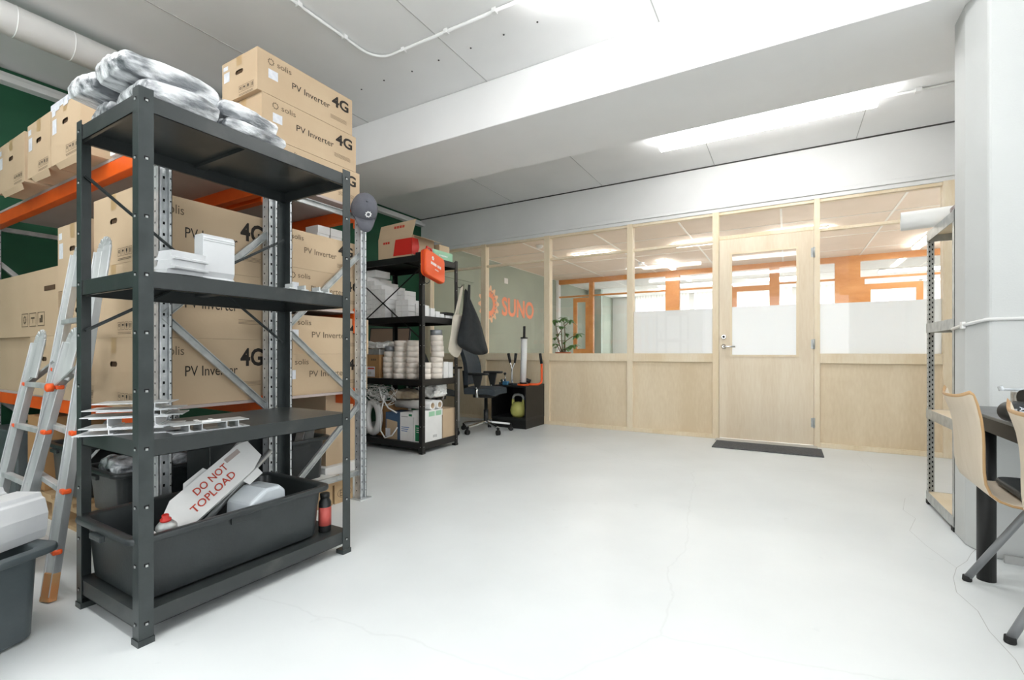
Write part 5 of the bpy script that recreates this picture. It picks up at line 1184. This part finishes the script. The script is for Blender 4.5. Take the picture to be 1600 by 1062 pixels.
# ================================================================== office chairs
def office_chair(label, loc, rz, fabric, H=0.97):
    """local: faces +X"""
    t = thing('office_chair', label, 'chair', loc, rz)
    bm = nb(); bmesh.ops.create_cube(bm, size=1.0); bmesh.ops.subdivide_edges(bm, edges=bm.edges[:], cuts=6, use_grid_fill=True)
    for v in bm.verts:
        v.co = Vector((v.co.x*0.38, v.co.y*0.46, v.co.z*0.07 + 0.01*math.cos(v.co.y*3) - (0.02*max(0, v.co.x-0.3)*5)+0.49)) + Vector((0.0, 0, 0))
    link('seat', bm, fabric, t, bevel=0.02, seg=3)
    bm = nb(); bmesh.ops.create_cube(bm, size=1.0); bmesh.ops.subdivide_edges(bm, edges=bm.edges[:], cuts=7, use_grid_fill=True)
    for v in bm.verts:
        y, z = v.co.y, v.co.z+0.5; wz = 0.46*(1-0.12*abs(z-0.4)); v.co = Vector((v.co.x*0.05-0.20-0.07*z+0.05*(2*y)**2*0.6+0.035*math.sin(z*PI), y*wz, 0.56+z*(H-0.56)))
    link('backrest', bm, fabric, t, bevel=0.018, seg=3)
    bm = nb(); bar(bm, (-0.02, 0, 0.45), (-0.25, 0, 0.47), 0.06, 0.02); bar(bm, (-0.25, 0, 0.46), (-0.27, 0, 0.72), 0.06, 0.02, 0, (0, 1, 0)); link('back_support', bm, 'dark_plastic', t, bevel=0.005)
    bm = nb(); box(bm, -0.12, 0.12, -0.13, 0.13, 0.41, 0.455); tube(bm, [(0.0, 0.13, 0.435), (0.0, 0.26, 0.43)], 0.018, 10); link('mechanism', bm, 'dark_plastic', t, bevel=0.01)
    for s in (-1, 1):
        bm = nb(); tube(bm, [(-0.02, s*0.14, 0.44), (-0.02, s*0.25, 0.435), (-0.02, s*0.262, 0.47), (-0.02, s*0.262, 0.54)], 0.017, 10); link('arm_bracket', bm, 'chrome', t)
        bm = nb(); prism(bm, [(-0.035, 0.53), (0.02, 0.53), (0.05, 0.68), (-0.07, 0.68)], s*0.262-0.014, s*0.262+0.014, 'y'); ap = link('arm_post', bm, 'dark_plastic', t, bevel=0.006)
        bm = nb(); prism(bm, rr(0.125, 0.042, 0.035), 0.68, 0.705, 'z', 0, TR((0.0, s*0.262, 0))); link('arm_pad', bm, 'dark_plastic', ap, bevel=0.008)
    bm = nb(); lathe(bm, [(0.028, 0.10), (0.028, 0.26), (0.02, 0.26), (0.02, 0.41)], seg=16); link('gas_column', bm, 'dark_plastic', t)
    for k in range(5):
        a = 2*PI*k/5+0.5; d = Vector((math.cos(a), math.sin(a), 0)); bm = nb()
        bar(bm, d*0.0+Vector((0, 0, 0.12)), d*0.29+Vector((0, 0, 0.085)), 0.034, 0.026); ba = link('base_arm', bm, 'chrome', t, bevel=0.006)
        bm = nb(); s_ = Vector((-d.y, d.x, 0)); c = d*0.30
        for q in (-1, 1): lathe(bm, [(0.015, 0), (0.028, 0.002), (0.028, 0.018), (0.015, 0.02)], seg=16, T=Matrix.Translation(Vector((c.x, c.y, 0.028))+s_*(0.002 if q > 0 else -0.022)) @ s_.to_track_quat('Z', 'Y').to_matrix().to_4x4())
        bar(bm, c+Vector((0, 0, 0.03)), c+Vector((0, 0, 0.085)), 0.02, 0.03, 0, (0, 1, 0)); link('caster', bm, 'rubber', ba)
    return t
office_chair('grey office chair with armrests standing left of the black cube cabinet', (-3.08, 4.67, 0), math.radians(14), 'chair_cloth', 0.985)
office_chair('black office chair tucked behind the far shelving unit', (-3.47, 4.13, 0), math.radians(75), 'leather', 0.93)

# ================================================================== cube cabinet and what stands on it
t = thing('cube_cabinet', 'small black open cabinet with a plinth against the glazed partition', 'cabinet', (-3.0, 5.28, 0))
xa, xb_, ya, yb = -3.235, -2.735, 5.03, 5.53
bm = nb(); box(bm, xa, xb_, ya, yb, 0.505, 0.525); link('top_panel', bm, 'black_metal2', t, W=True, bevel=0.001)
bm = nb(); box(bm, xa, xb_, ya, yb, 0.105, 0.13); link('bottom_panel', bm, 'dark_plastic', t, W=True, bevel=0.001)
for x in (xa, xb_-0.02):
    bm = nb(); box(bm, x, x+0.02, ya, yb, 0.13, 0.505); link('side_panel', bm, 'black_metal2', t, W=True, bevel=0.001)
bm = nb(); box(bm, xa+0.02, xb_-0.02, yb-0.01, yb, 0.13, 0.505); link('back_panel', bm, 'black_metal2', t, W=True)
bm = nb(); box(bm, xa+0.004, xb_-0.004, ya+0.006, yb, 0, 0.105); link('plinth', bm, 'black_metal2', t, W=True)
t = thing('kettlebell', 'yellow green kettlebell standing inside the black cabinet', 'kettlebell', (-2.905, 5.14, 0.1305))
bm = nb(); lathe(bm, [(0.045, 0), (0.07, 0.006), (0.093, 0.04), (0.10, 0.085), (0.095, 0.125), (0.075, 0.16), (0.045, 0.185), (0.01, 0.19)], (0, 0, 0), 32); link('bell', bm, 'kettle', t)
bm = nb()
for s in (-1, 1): prism(bm, [(s*0.05, 0.14), (s*0.088, 0.14), (s*0.086, 0.225), (s*0.062, 0.225)], -0.02, 0.02, 'y')
link('horn', bm, 'kettle', t, bevel=0.01, seg=3)
bm = nb(); tube(bm, [(-0.074, 0, 0.21), (-0.072, 0, 0.245), (-0.05, 0, 0.272), (0, 0, 0.28), (0.05, 0, 0.272), (0.072, 0, 0.245), (0.074, 0, 0.21)], 0.016, 12); link('handle', bm, 'kettle' if False else 'galv_grey', t)
zc = 0.5255
t = thing('bent_grip_tool', 'orange bent bar tool with a black grip lying on the black cabinet', 'tool', (-2.75, 5.2, zc))
bm = nb(); lathe(bm, [(0.07, 0), (0.075, 0.004), (0.075, 0.014), (0.06, 0.02), (0.04, 0.022)], (-2.83, 5.13, zc), 28); link('disc', bm, 'orange_plastic', t, W=True)
bm = nb(); tube(bm, [(-2.77, 5.15, zc+0.015), (-2.70, 5.20, zc+0.014), (-2.68, 5.25, zc+0.014), (-2.662, 5.29, zc+0.03), (-2.658, 5.30, zc+0.07), (-2.66, 5.30, zc+0.28)], 0.014, 12); link('bar', bm, 'orange_plastic', t, W=True)
bm = nb(); tube(bm, [(-2.66, 5.30, zc+0.27), (-2.675, 5.29, zc+0.40)], 0.017, 12); link('grip', bm, 'rubber', t, W=True)
t = thing('film_dispenser', 'tall white tube with a black handle standing on the black cabinet', 'roll', (-2.82, 5.14, zc))
Tw = TR((-2.83, 5.13, zc+0.0225), 0, 0.0, math.radians(1.5))
bm = nb(); lathe(bm, [(0.038, 0.018), (0.038, 0.56)], seg=24, T=Tw); link('white_roll', bm, 'white_plastic', t, W=True)
bm = nb(); lathe(bm, [(0.045, 0), (0.045, 0.016)], seg=20, T=Tw); lathe(bm, [(0.046, 0.562), (0.046, 0.575), (0.016, 0.58), (0.016, 0.70), (0.018, 0.71), (0.012, 0.715)], seg=20, T=Tw); link('black_handle', bm, 'rubber', t, W=True)
t = thing('strapping_tool', 'chrome strapping tool with two black grips upright on the black cabinet', 'tool', (-3.02, 5.12, zc))
bm = nb(); tube(bm, [(-2.99, 5.11, zc+0.03), (-2.98, 5.11, zc+0.22), (-3.005, 5.11, zc+0.29)], 0.009, 8); tube(bm, [(-2.97, 5.11, zc+0.03), (-2.975, 5.11, zc+0.2), (-2.94, 5.115, zc+0.29)], 0.009, 8); box(bm, -3.01, -2.88, 5.07, 5.13, zc+0.0005, zc+0.03); link('tool_body', bm, 'chrome', t, W=True, bevel=0.003)
for (a, b) in (((-3.005, 5.11, zc+0.28), (-3.03, 5.11, zc+0.40)), ((-2.94, 5.115, zc+0.28), (-2.925, 5.115, zc+0.40))):
    bm = nb(); tube(bm, [a, b], [0.014, 0.019], 12); link('grip', bm, 'rubber', t, W=True)
t = thing('metal_tensioner', 'small blue and silver metal tensioner at the left on the black cabinet', 'tool', (-3.06, 5.12, zc))
bm = nb(); box(bm, -3.09, -3.02, 5.06, 5.12, zc+0.0005, zc+0.05); link('blue_body', bm, 'blue_metal', t, W=True, bevel=0.008)
bm = nb(); lathe(bm, [(0.02, 0), (0.02, 0.05)], seg=16, T=TR((-3.13, 5.10, zc+0.055), 0, 0, PI/2)); tube(bm, [(-3.06, 5.09, zc+0.05), (-3.07, 5.09, zc+0.13)], 0.007, 8); box(bm, -3.14, -3.09, 5.06, 5.11, zc+0.0005, zc+0.035); link('silver_part', bm, 'chrome', t, W=True)
bm = nb(); lathe(bm, [(0.005, 0), (0.02, 0.012), (0.012, 0.03)], (-3.07, 5.09, zc+0.128), 14); link('knob', bm, 'rubber', t, W=True)
bm = nb(); tube(bm, [(-2.96, 5.30, zc+0.03), (-2.90, 5.32, zc+0.06), (-2.84, 5.34, zc+0.035)], 0.028, 10); tag(link('black_gadget', bm, 'dark_plastic'), 'dark tool part lying behind the chrome tool on the black cabinet', 'tool')

# ================================================================== potted plant behind the glass
t = thing('potted_plant', 'leafy green plant in a terracotta pot behind the glass', 'plant', (-2.72, 6.05, 0.0))
px0, py0 = -2.70, 6.05
bm = nb(); box(bm, px0-0.25, px0+0.45, py0-0.2, py0+0.35, 0.70, 0.73)
for x in (px0-0.22, px0+0.40):
    for y in (py0-0.17, py0+0.31): box(bm, x-0.02, x+0.02, y-0.02, y+0.02, 0, 0.70)
ped = link('side_table', bm, 'white_plastic'); tag(ped, 'white side table under the potted plant behind the glass', 'table')
bm = nb(); lathe(bm, [(0.07, 0), (0.10, 0.18), (0.11, 0.18), (0.11, 0.21), (0.095, 0.21), (0.09, 0.19)], (px0, py0, 0.731), 24); link('pot', bm, 'terracotta', t, W=True)
random.seed(3)
stems = [[(0, 0, 0.92), (-0.02, 0, 1.1), (-0.03, 0, 1.3)], [(0.0, 0, 0.92), (-0.10, 0.0, 1.15), (-0.02, 0.02, 1.27), (0.10, 0.02, 1.38)], [(0.01, 0, 0.92), (0.02, 0, 1.08), (0.12, 0.02, 1.15), (0.22, 0.02, 1.19)], [(0.02, 0, 0.92), (0.05, 0, 1.0), (0.16, 0, 1.04)], [(-0.03, 0, 0.92), (-0.08, 0, 1.02), (-0.12, 0.0, 1.06)], [(-0.03, 0.02, 0.92), (-0.10, 0.02, 1.2), (-0.13, 0.02, 1.40)], [(0.02, 0.02, 0.92), (0.02, 0.02, 1.2), (0.0, 0.02, 1.42)]]
for s in stems:
    bm = nb(); tube(bm, [(px0+a, py0+b, c) for a, b, c in s], [0.008, 0.006, 0.005, 0.004][:len(s)], 8); link('stem', bm, 'stem', t, W=True)
def leaf(base, az, pitch, L):
    bm = nb(); N = 7; A = []; B = []; Mx = Matrix.Translation(base) @ Euler((0, 0, az)).to_matrix().to_4x4()
    mid = []
    for i in range(N+1):
        u = i/N; wd = 0.24*L*math.sin(PI*u**0.8)*(1 if u < 1 else 0); x = L*u*math.cos(pitch)*(1-0.2*u); z = L*u*math.sin(pitch) - 0.55*L*u*u
        A.append(bm.verts.new(Mx @ Vector((x, -wd, z-wd*0.3)))); mid.append(bm.verts.new(Mx @ Vector((x, 0, z)))); B.append(bm.verts.new(Mx @ Vector((x, wd, z-wd*0.3))))
    for i in range(N):
        bm.faces.new((A[i], A[i+1], mid[i+1], mid[i])); bm.faces.new((mid[i], mid[i+1], B[i+1], B[i]))
    link('leaf', bm, 'leaf', t, W=True, smooth=True, solid=0.0015)
for s in stems:
    tip = Vector((px0+s[-1][0], py0+s[-1][1], s[-1][2])); n = 6
    for k in range(n): leaf(tip, 2*PI*k/n+random.random(), random.uniform(-0.2, 0.5), random.uniform(0.09, 0.14))
    mid_ = Vector((px0+s[1][0], py0+s[1][1], s[1][2]))
    for k in range(2): leaf(mid_, random.random()*6.28, random.uniform(-0.1, 0.4), random.uniform(0.08, 0.12))
for k in range(8): leaf(Vector((px0, py0, 0.93)), 2*PI*k/8, 0.5, random.uniform(0.09, 0.13))

# ================================================================== right side: grey rack
t = thing('grey_shelf_rack', 'zinc grey slotted rack with wooden boards beside the white pier', 'shelf', (1.0, 3.57, 0))
gx0, gx1, gy0, gy1 = 0.757, 1.275, 3.29, 3.85
for x, sx in ((gx0, 1), (gx1, -1)):
    for y, sy in ((gy0, 1), (gy1, -1)):
        bm = nb(); f_ = 0.036
        box(bm, min(x, x+sx*f_), max(x, x+sx*f_), min(y, y+sy*0.002), max(y, y+sy*0.002), 0.006, 1.69); box(bm, min(x, x+sx*0.002), max(x, x+sx*0.002), min(y, y+sy*f_), max(y, y+sy*f_), 0.006, 1.69)
        if sy < 0 and sx > 0:
            z = 0.03
            while z < 1.67:
                box(bm, x+0.010, x+0.016, y-0.0045, y-0.002, z, z+0.012, 1); box(bm, x+0.024, x+0.030, y-0.0045, y-0.002, z+0.012, z+0.024, 1)
                box(bm, x-0.0006, x, y-0.030, y-0.024, z, z+0.004, 1); z += 0.03
        link('post', bm, ['galv_grey', 'hole'], t, W=True)
        bm = nb(); box(bm, min(x-sx*0.004, x+sx*0.04), max(x-sx*0.004, x+sx*0.04), min(y-sy*0.004, y+sy*0.04), max(y-sy*0.004, y+sy*0.04), 0, 0.025); link('foot', bm, 'rubber', t, W=True)
for z in (1.68, 1.115, 0.585, 0.075):
    bm = nb(); box(bm, gx0-0.002, gx1+0.002, gy0+0.004, gy0+0.006, z-0.055, z); box(bm, gx0-0.002, gx1+0.002, gy1-0.006, gy1-0.004, z-0.055, z)
    box(bm, gx0-0.003, gx0-0.0005, gy0, gy1, z-0.055, z+0.002); box(bm, gx1+0.0005, gx1+0.003, gy0, gy1, z-0.055, z+0.002); link('shelf_rail', bm, 'galv_grey', t, W=True)
    bm = nb(); box(bm, gx0+0.002, gx1-0.002, gy0+0.008, gy1-0.008, z-0.012, z-0.001); link('shelf_board', bm, 'birch_light', t, W=True)
t = thing('cardboard_tube', 'thick white cardboard tube lying on top of the grey rack', 'tube', (0.85, 3.68, 1.69))
n = 32; T_ = TR((0.56, 3.60, 1.738), math.radians(-8), 0, PI/2) if False else frame_m((0.625, 3.66, 1.739), (0, 0, 1), (0.12, 0.99, 0)); bm = nb()
T_ = Matrix.Translation((0.605, 3.70, 1.739)) @ Vector((0.99, -0.12, 0.0)).to_track_quat('Z', 'Y').to_matrix().to_4x4()
pr = [(0.055, 0), (0.055, 0.55), (0.049, 0.55), (0.049, 0)]
rings = [[bm.verts.new(T_ @ Vector((a*math.cos(2*PI*i/n), a*math.sin(2*PI*i/n), b))) for i in range(n)] for a, b in pr]
for i in range(4):
    A = rings[i]; B = rings[(i+1) % 4]
    for q_ in range(n): f = bm.faces.new((A[q_], A[(q_+1) % n], B[(q_+1) % n], B[q_])); f.smooth = i in (0, 2)
link('tube_wall', bm, 'paper', t, W=True)
bm = nb(); box(bm, 0.80, 1.10, 3.34, 3.56, 1.6805, 1.755); tag(link('patterned_box', bm, mat('patterned_print', (128, 100, 96), 0.6, 0, (200, 196, 196), 30), bevel=0.003), 'patterned purple brown box on the grey rack beside the tube', 'box')

# ================================================================== table, drill, plywood chairs
t = thing('work_table', 'black topped table with black tubular legs at the right edge', 'table', (1.25, 2.1, 0))
bm = nb(); box(bm, 0.66, 1.9, 1.30, 2.87, 0.687, 0.70); link('tabletop', bm, mat('grey_tabletop', (112, 114, 114), 0.5, 0, (98, 100, 100), 8), t, W=True, bevel=0.003)
bm = nb(); box(bm, 0.675, 0.70, 1.34, 2.83, 0.63, 0.687); box(bm, 0.70, 1.85, 2.80, 2.83, 0.63, 0.687); link('apron', bm, 'black_metal2', t, W=True)
for x, y in ((0.713, 2.668), (1.82, 2.668), (0.713, 1.40), (1.82, 1.40)):
    bm = nb(); lathe(bm, [(0.030, 0), (0.030, 0.66)], (x, y, 0), 20); link('leg', bm, 'black_metal2', t, W=True)
t = thing('cordless_drill', 'black cordless drill with red details lying on the table', 'drill', (0.95, 2.3, 0.731))
Td = TR((0.725, 2.28, 0.7005), 0.30)
bm = nb(); lathe(bm, [(0.012, 0), (0.034, 0.004), (0.034, 0.055), (0.03, 0.06)], seg=22, T=Td @ TR((-0.06, 0.02, 0.035), 0, PI/2)); box(bm, -0.04, 0.14, -0.02, 0.03, 0.03, 0.07, 0, Td); tube(bm, [Td @ Vector((-0.03, 0, 0.085)), Td @ Vector((0.25, 0.02, 0.085))], 0.027, 12); link('drill_body', bm, 'dark_plastic', t, W=True, bevel=0.004)
bm = nb(); box(bm, 0.10, 0.24, -0.03, -0.022, 0.05, 0.10, 0, Td); link('red_trim', bm, 'red', t, W=True, bevel=0.002)
Tl_ = Td @ TR((-0.06, -0.0405, 0.035)) @ frame_m((0, 0, 0), (1, 0, 0), (0, 0, 1)); bm = nb()
lathe(bm, [(0.030, 0), (0.030, 0.001)], seg=24, T=Tl_, mi=0); 
text(bm, 'AEG', Tl_ @ Matrix.Rotation(-PI/2, 4, 'Z'), -0.022, -0.006, 0.040, 0.014, 1, 0.02, 0.0018)
quad(bm, Tl_, -0.022, 0.0, -0.026, -0.012, 2, 0.0015) if False else quad(bm, Tl_, 0.012, 0.022, -0.02, 0.02, 2, 0.0015)
quad(bm, Tl_, -0.026, -0.012, -0.014, 0.014, 3, 0.0015); link('badge', bm, ['dark_plastic', 'label', 'red', 'joint'], t, W=True)
bm = nb(); tube(bm, [(0.70, 2.46, 0.80), (1.3, 2.50, 0.805)], 0.005, 8); tube(bm, [(0.70, 2.46, 0.795), (0.695, 2.46, 0.812)], 0.009, 8); box(bm, 0.74, 1.25, 2.42, 2.52, 0.7005, 0.792)
tag(link('drill_case_tray', bm, 'clear_bag', bevel=0.006), 'clear plastic packet with a steel rod behind the drill on the table', 'packet')
def ply_chair(label, loc, rz):
    """local: sitter faces +X, back at -X"""
    t = thing('plywood_chair', label, 'chair', loc, rz, 'beech plywood shell chairs')
    prof = [(0.20, 0.40), (0.22, 0.43), (0.16, 0.44), (0.0, 0.428), (-0.12, 0.418), (-0.185, 0.424), (-0.245, 0.45), (-0.258, 0.53), (-0.266, 0.62), (-0.282, 0.71), (-0.318, 0.79)]
    bm = nb(); NW = 10; rows = []
    for i, (x, z) in enumerate(prof):
        u = i/(len(prof)-1); row = []
        hw = 0.21 if u < 0.45 else (0.195 if u < 0.75 else 0.19+0.06*(u-0.75))
        if i == 0: hw = 0.17
        if i == len(prof)-1: hw = 0.20
        for j in range(NW+1):
            s = -1+2*j/NW; back = max(0, (z-0.50)/0.36)
            row.append(bm.verts.new((x+0.045*back*s*s+0.0*u, s*hw, z+(0.010*s*s if u < 0.45 else 0.035*s**4*(u > 0.9)))))
        rows.append(row)
    for A, B in zip(rows, rows[1:]):
        for j in range(NW): bm.faces.new((A[j], A[j+1], B[j+1], B[j]))
    sh = link('seat_shell', bm, ['chair_ply', 'ply_edge'], t, smooth=True)
    s = sh.modifiers.new('solid', 'SOLIDIFY'); s.thickness = 0.013; s.offset = 0; s.material_offset_rim = 1
    sb = sh.modifiers.new('sub', 'SUBSURF'); sb.levels = 1; sb.render_levels = 1
    bm = nb(); prism(bm, rr(0.17, 0.17, 0.05), 0.437, 0.460, 'z', 0, TR((0.02, 0, 0))); link('seat_pad', bm, 'leather', t, bevel=0.010, seg=3)
    for s_ in (-1, 1):
        bm = nb(); tube(bm, [(0.06, s_*0.15, 0.412), (-0.03, s_*0.17, 0.37), (-0.205, s_*0.245, 0.012)], 0.013, 12); lg1 = link('leg', bm, 'chair_leg', t)
        bm = nb(); tube(bm, [(0.0, s_*0.15, 0.412), (0.12, s_*0.17, 0.37), (0.26, s_*0.245, 0.012)], 0.013, 12); lg2 = link('leg', bm, 'chair_leg', t)
        for x, lgp in ((-0.205, lg1), (0.26, lg2)):
            bm = nb(); lathe(bm, [(0.014, 0), (0.016, 0.004), (0.015, 0.022)], (x, s_*0.245, 0), 14); link('foot_cap', bm, 'rubber', lgp)
    bm = nb(); bar(bm, (0.0, -0.15, 0.41), (0.0, 0.15, 0.41), 0.03, 0.012); link('seat_frame', bm, 'chair_leg', t)
    return t
ply_chair('beech plywood chair in front of the table leg and white pier', (0.838, 2.365, 0), math.radians(-2))
ply_chair('beech plywood chair cut off by the right edge of the photo', (0.835, 1.72, 0), math.radians(-2))
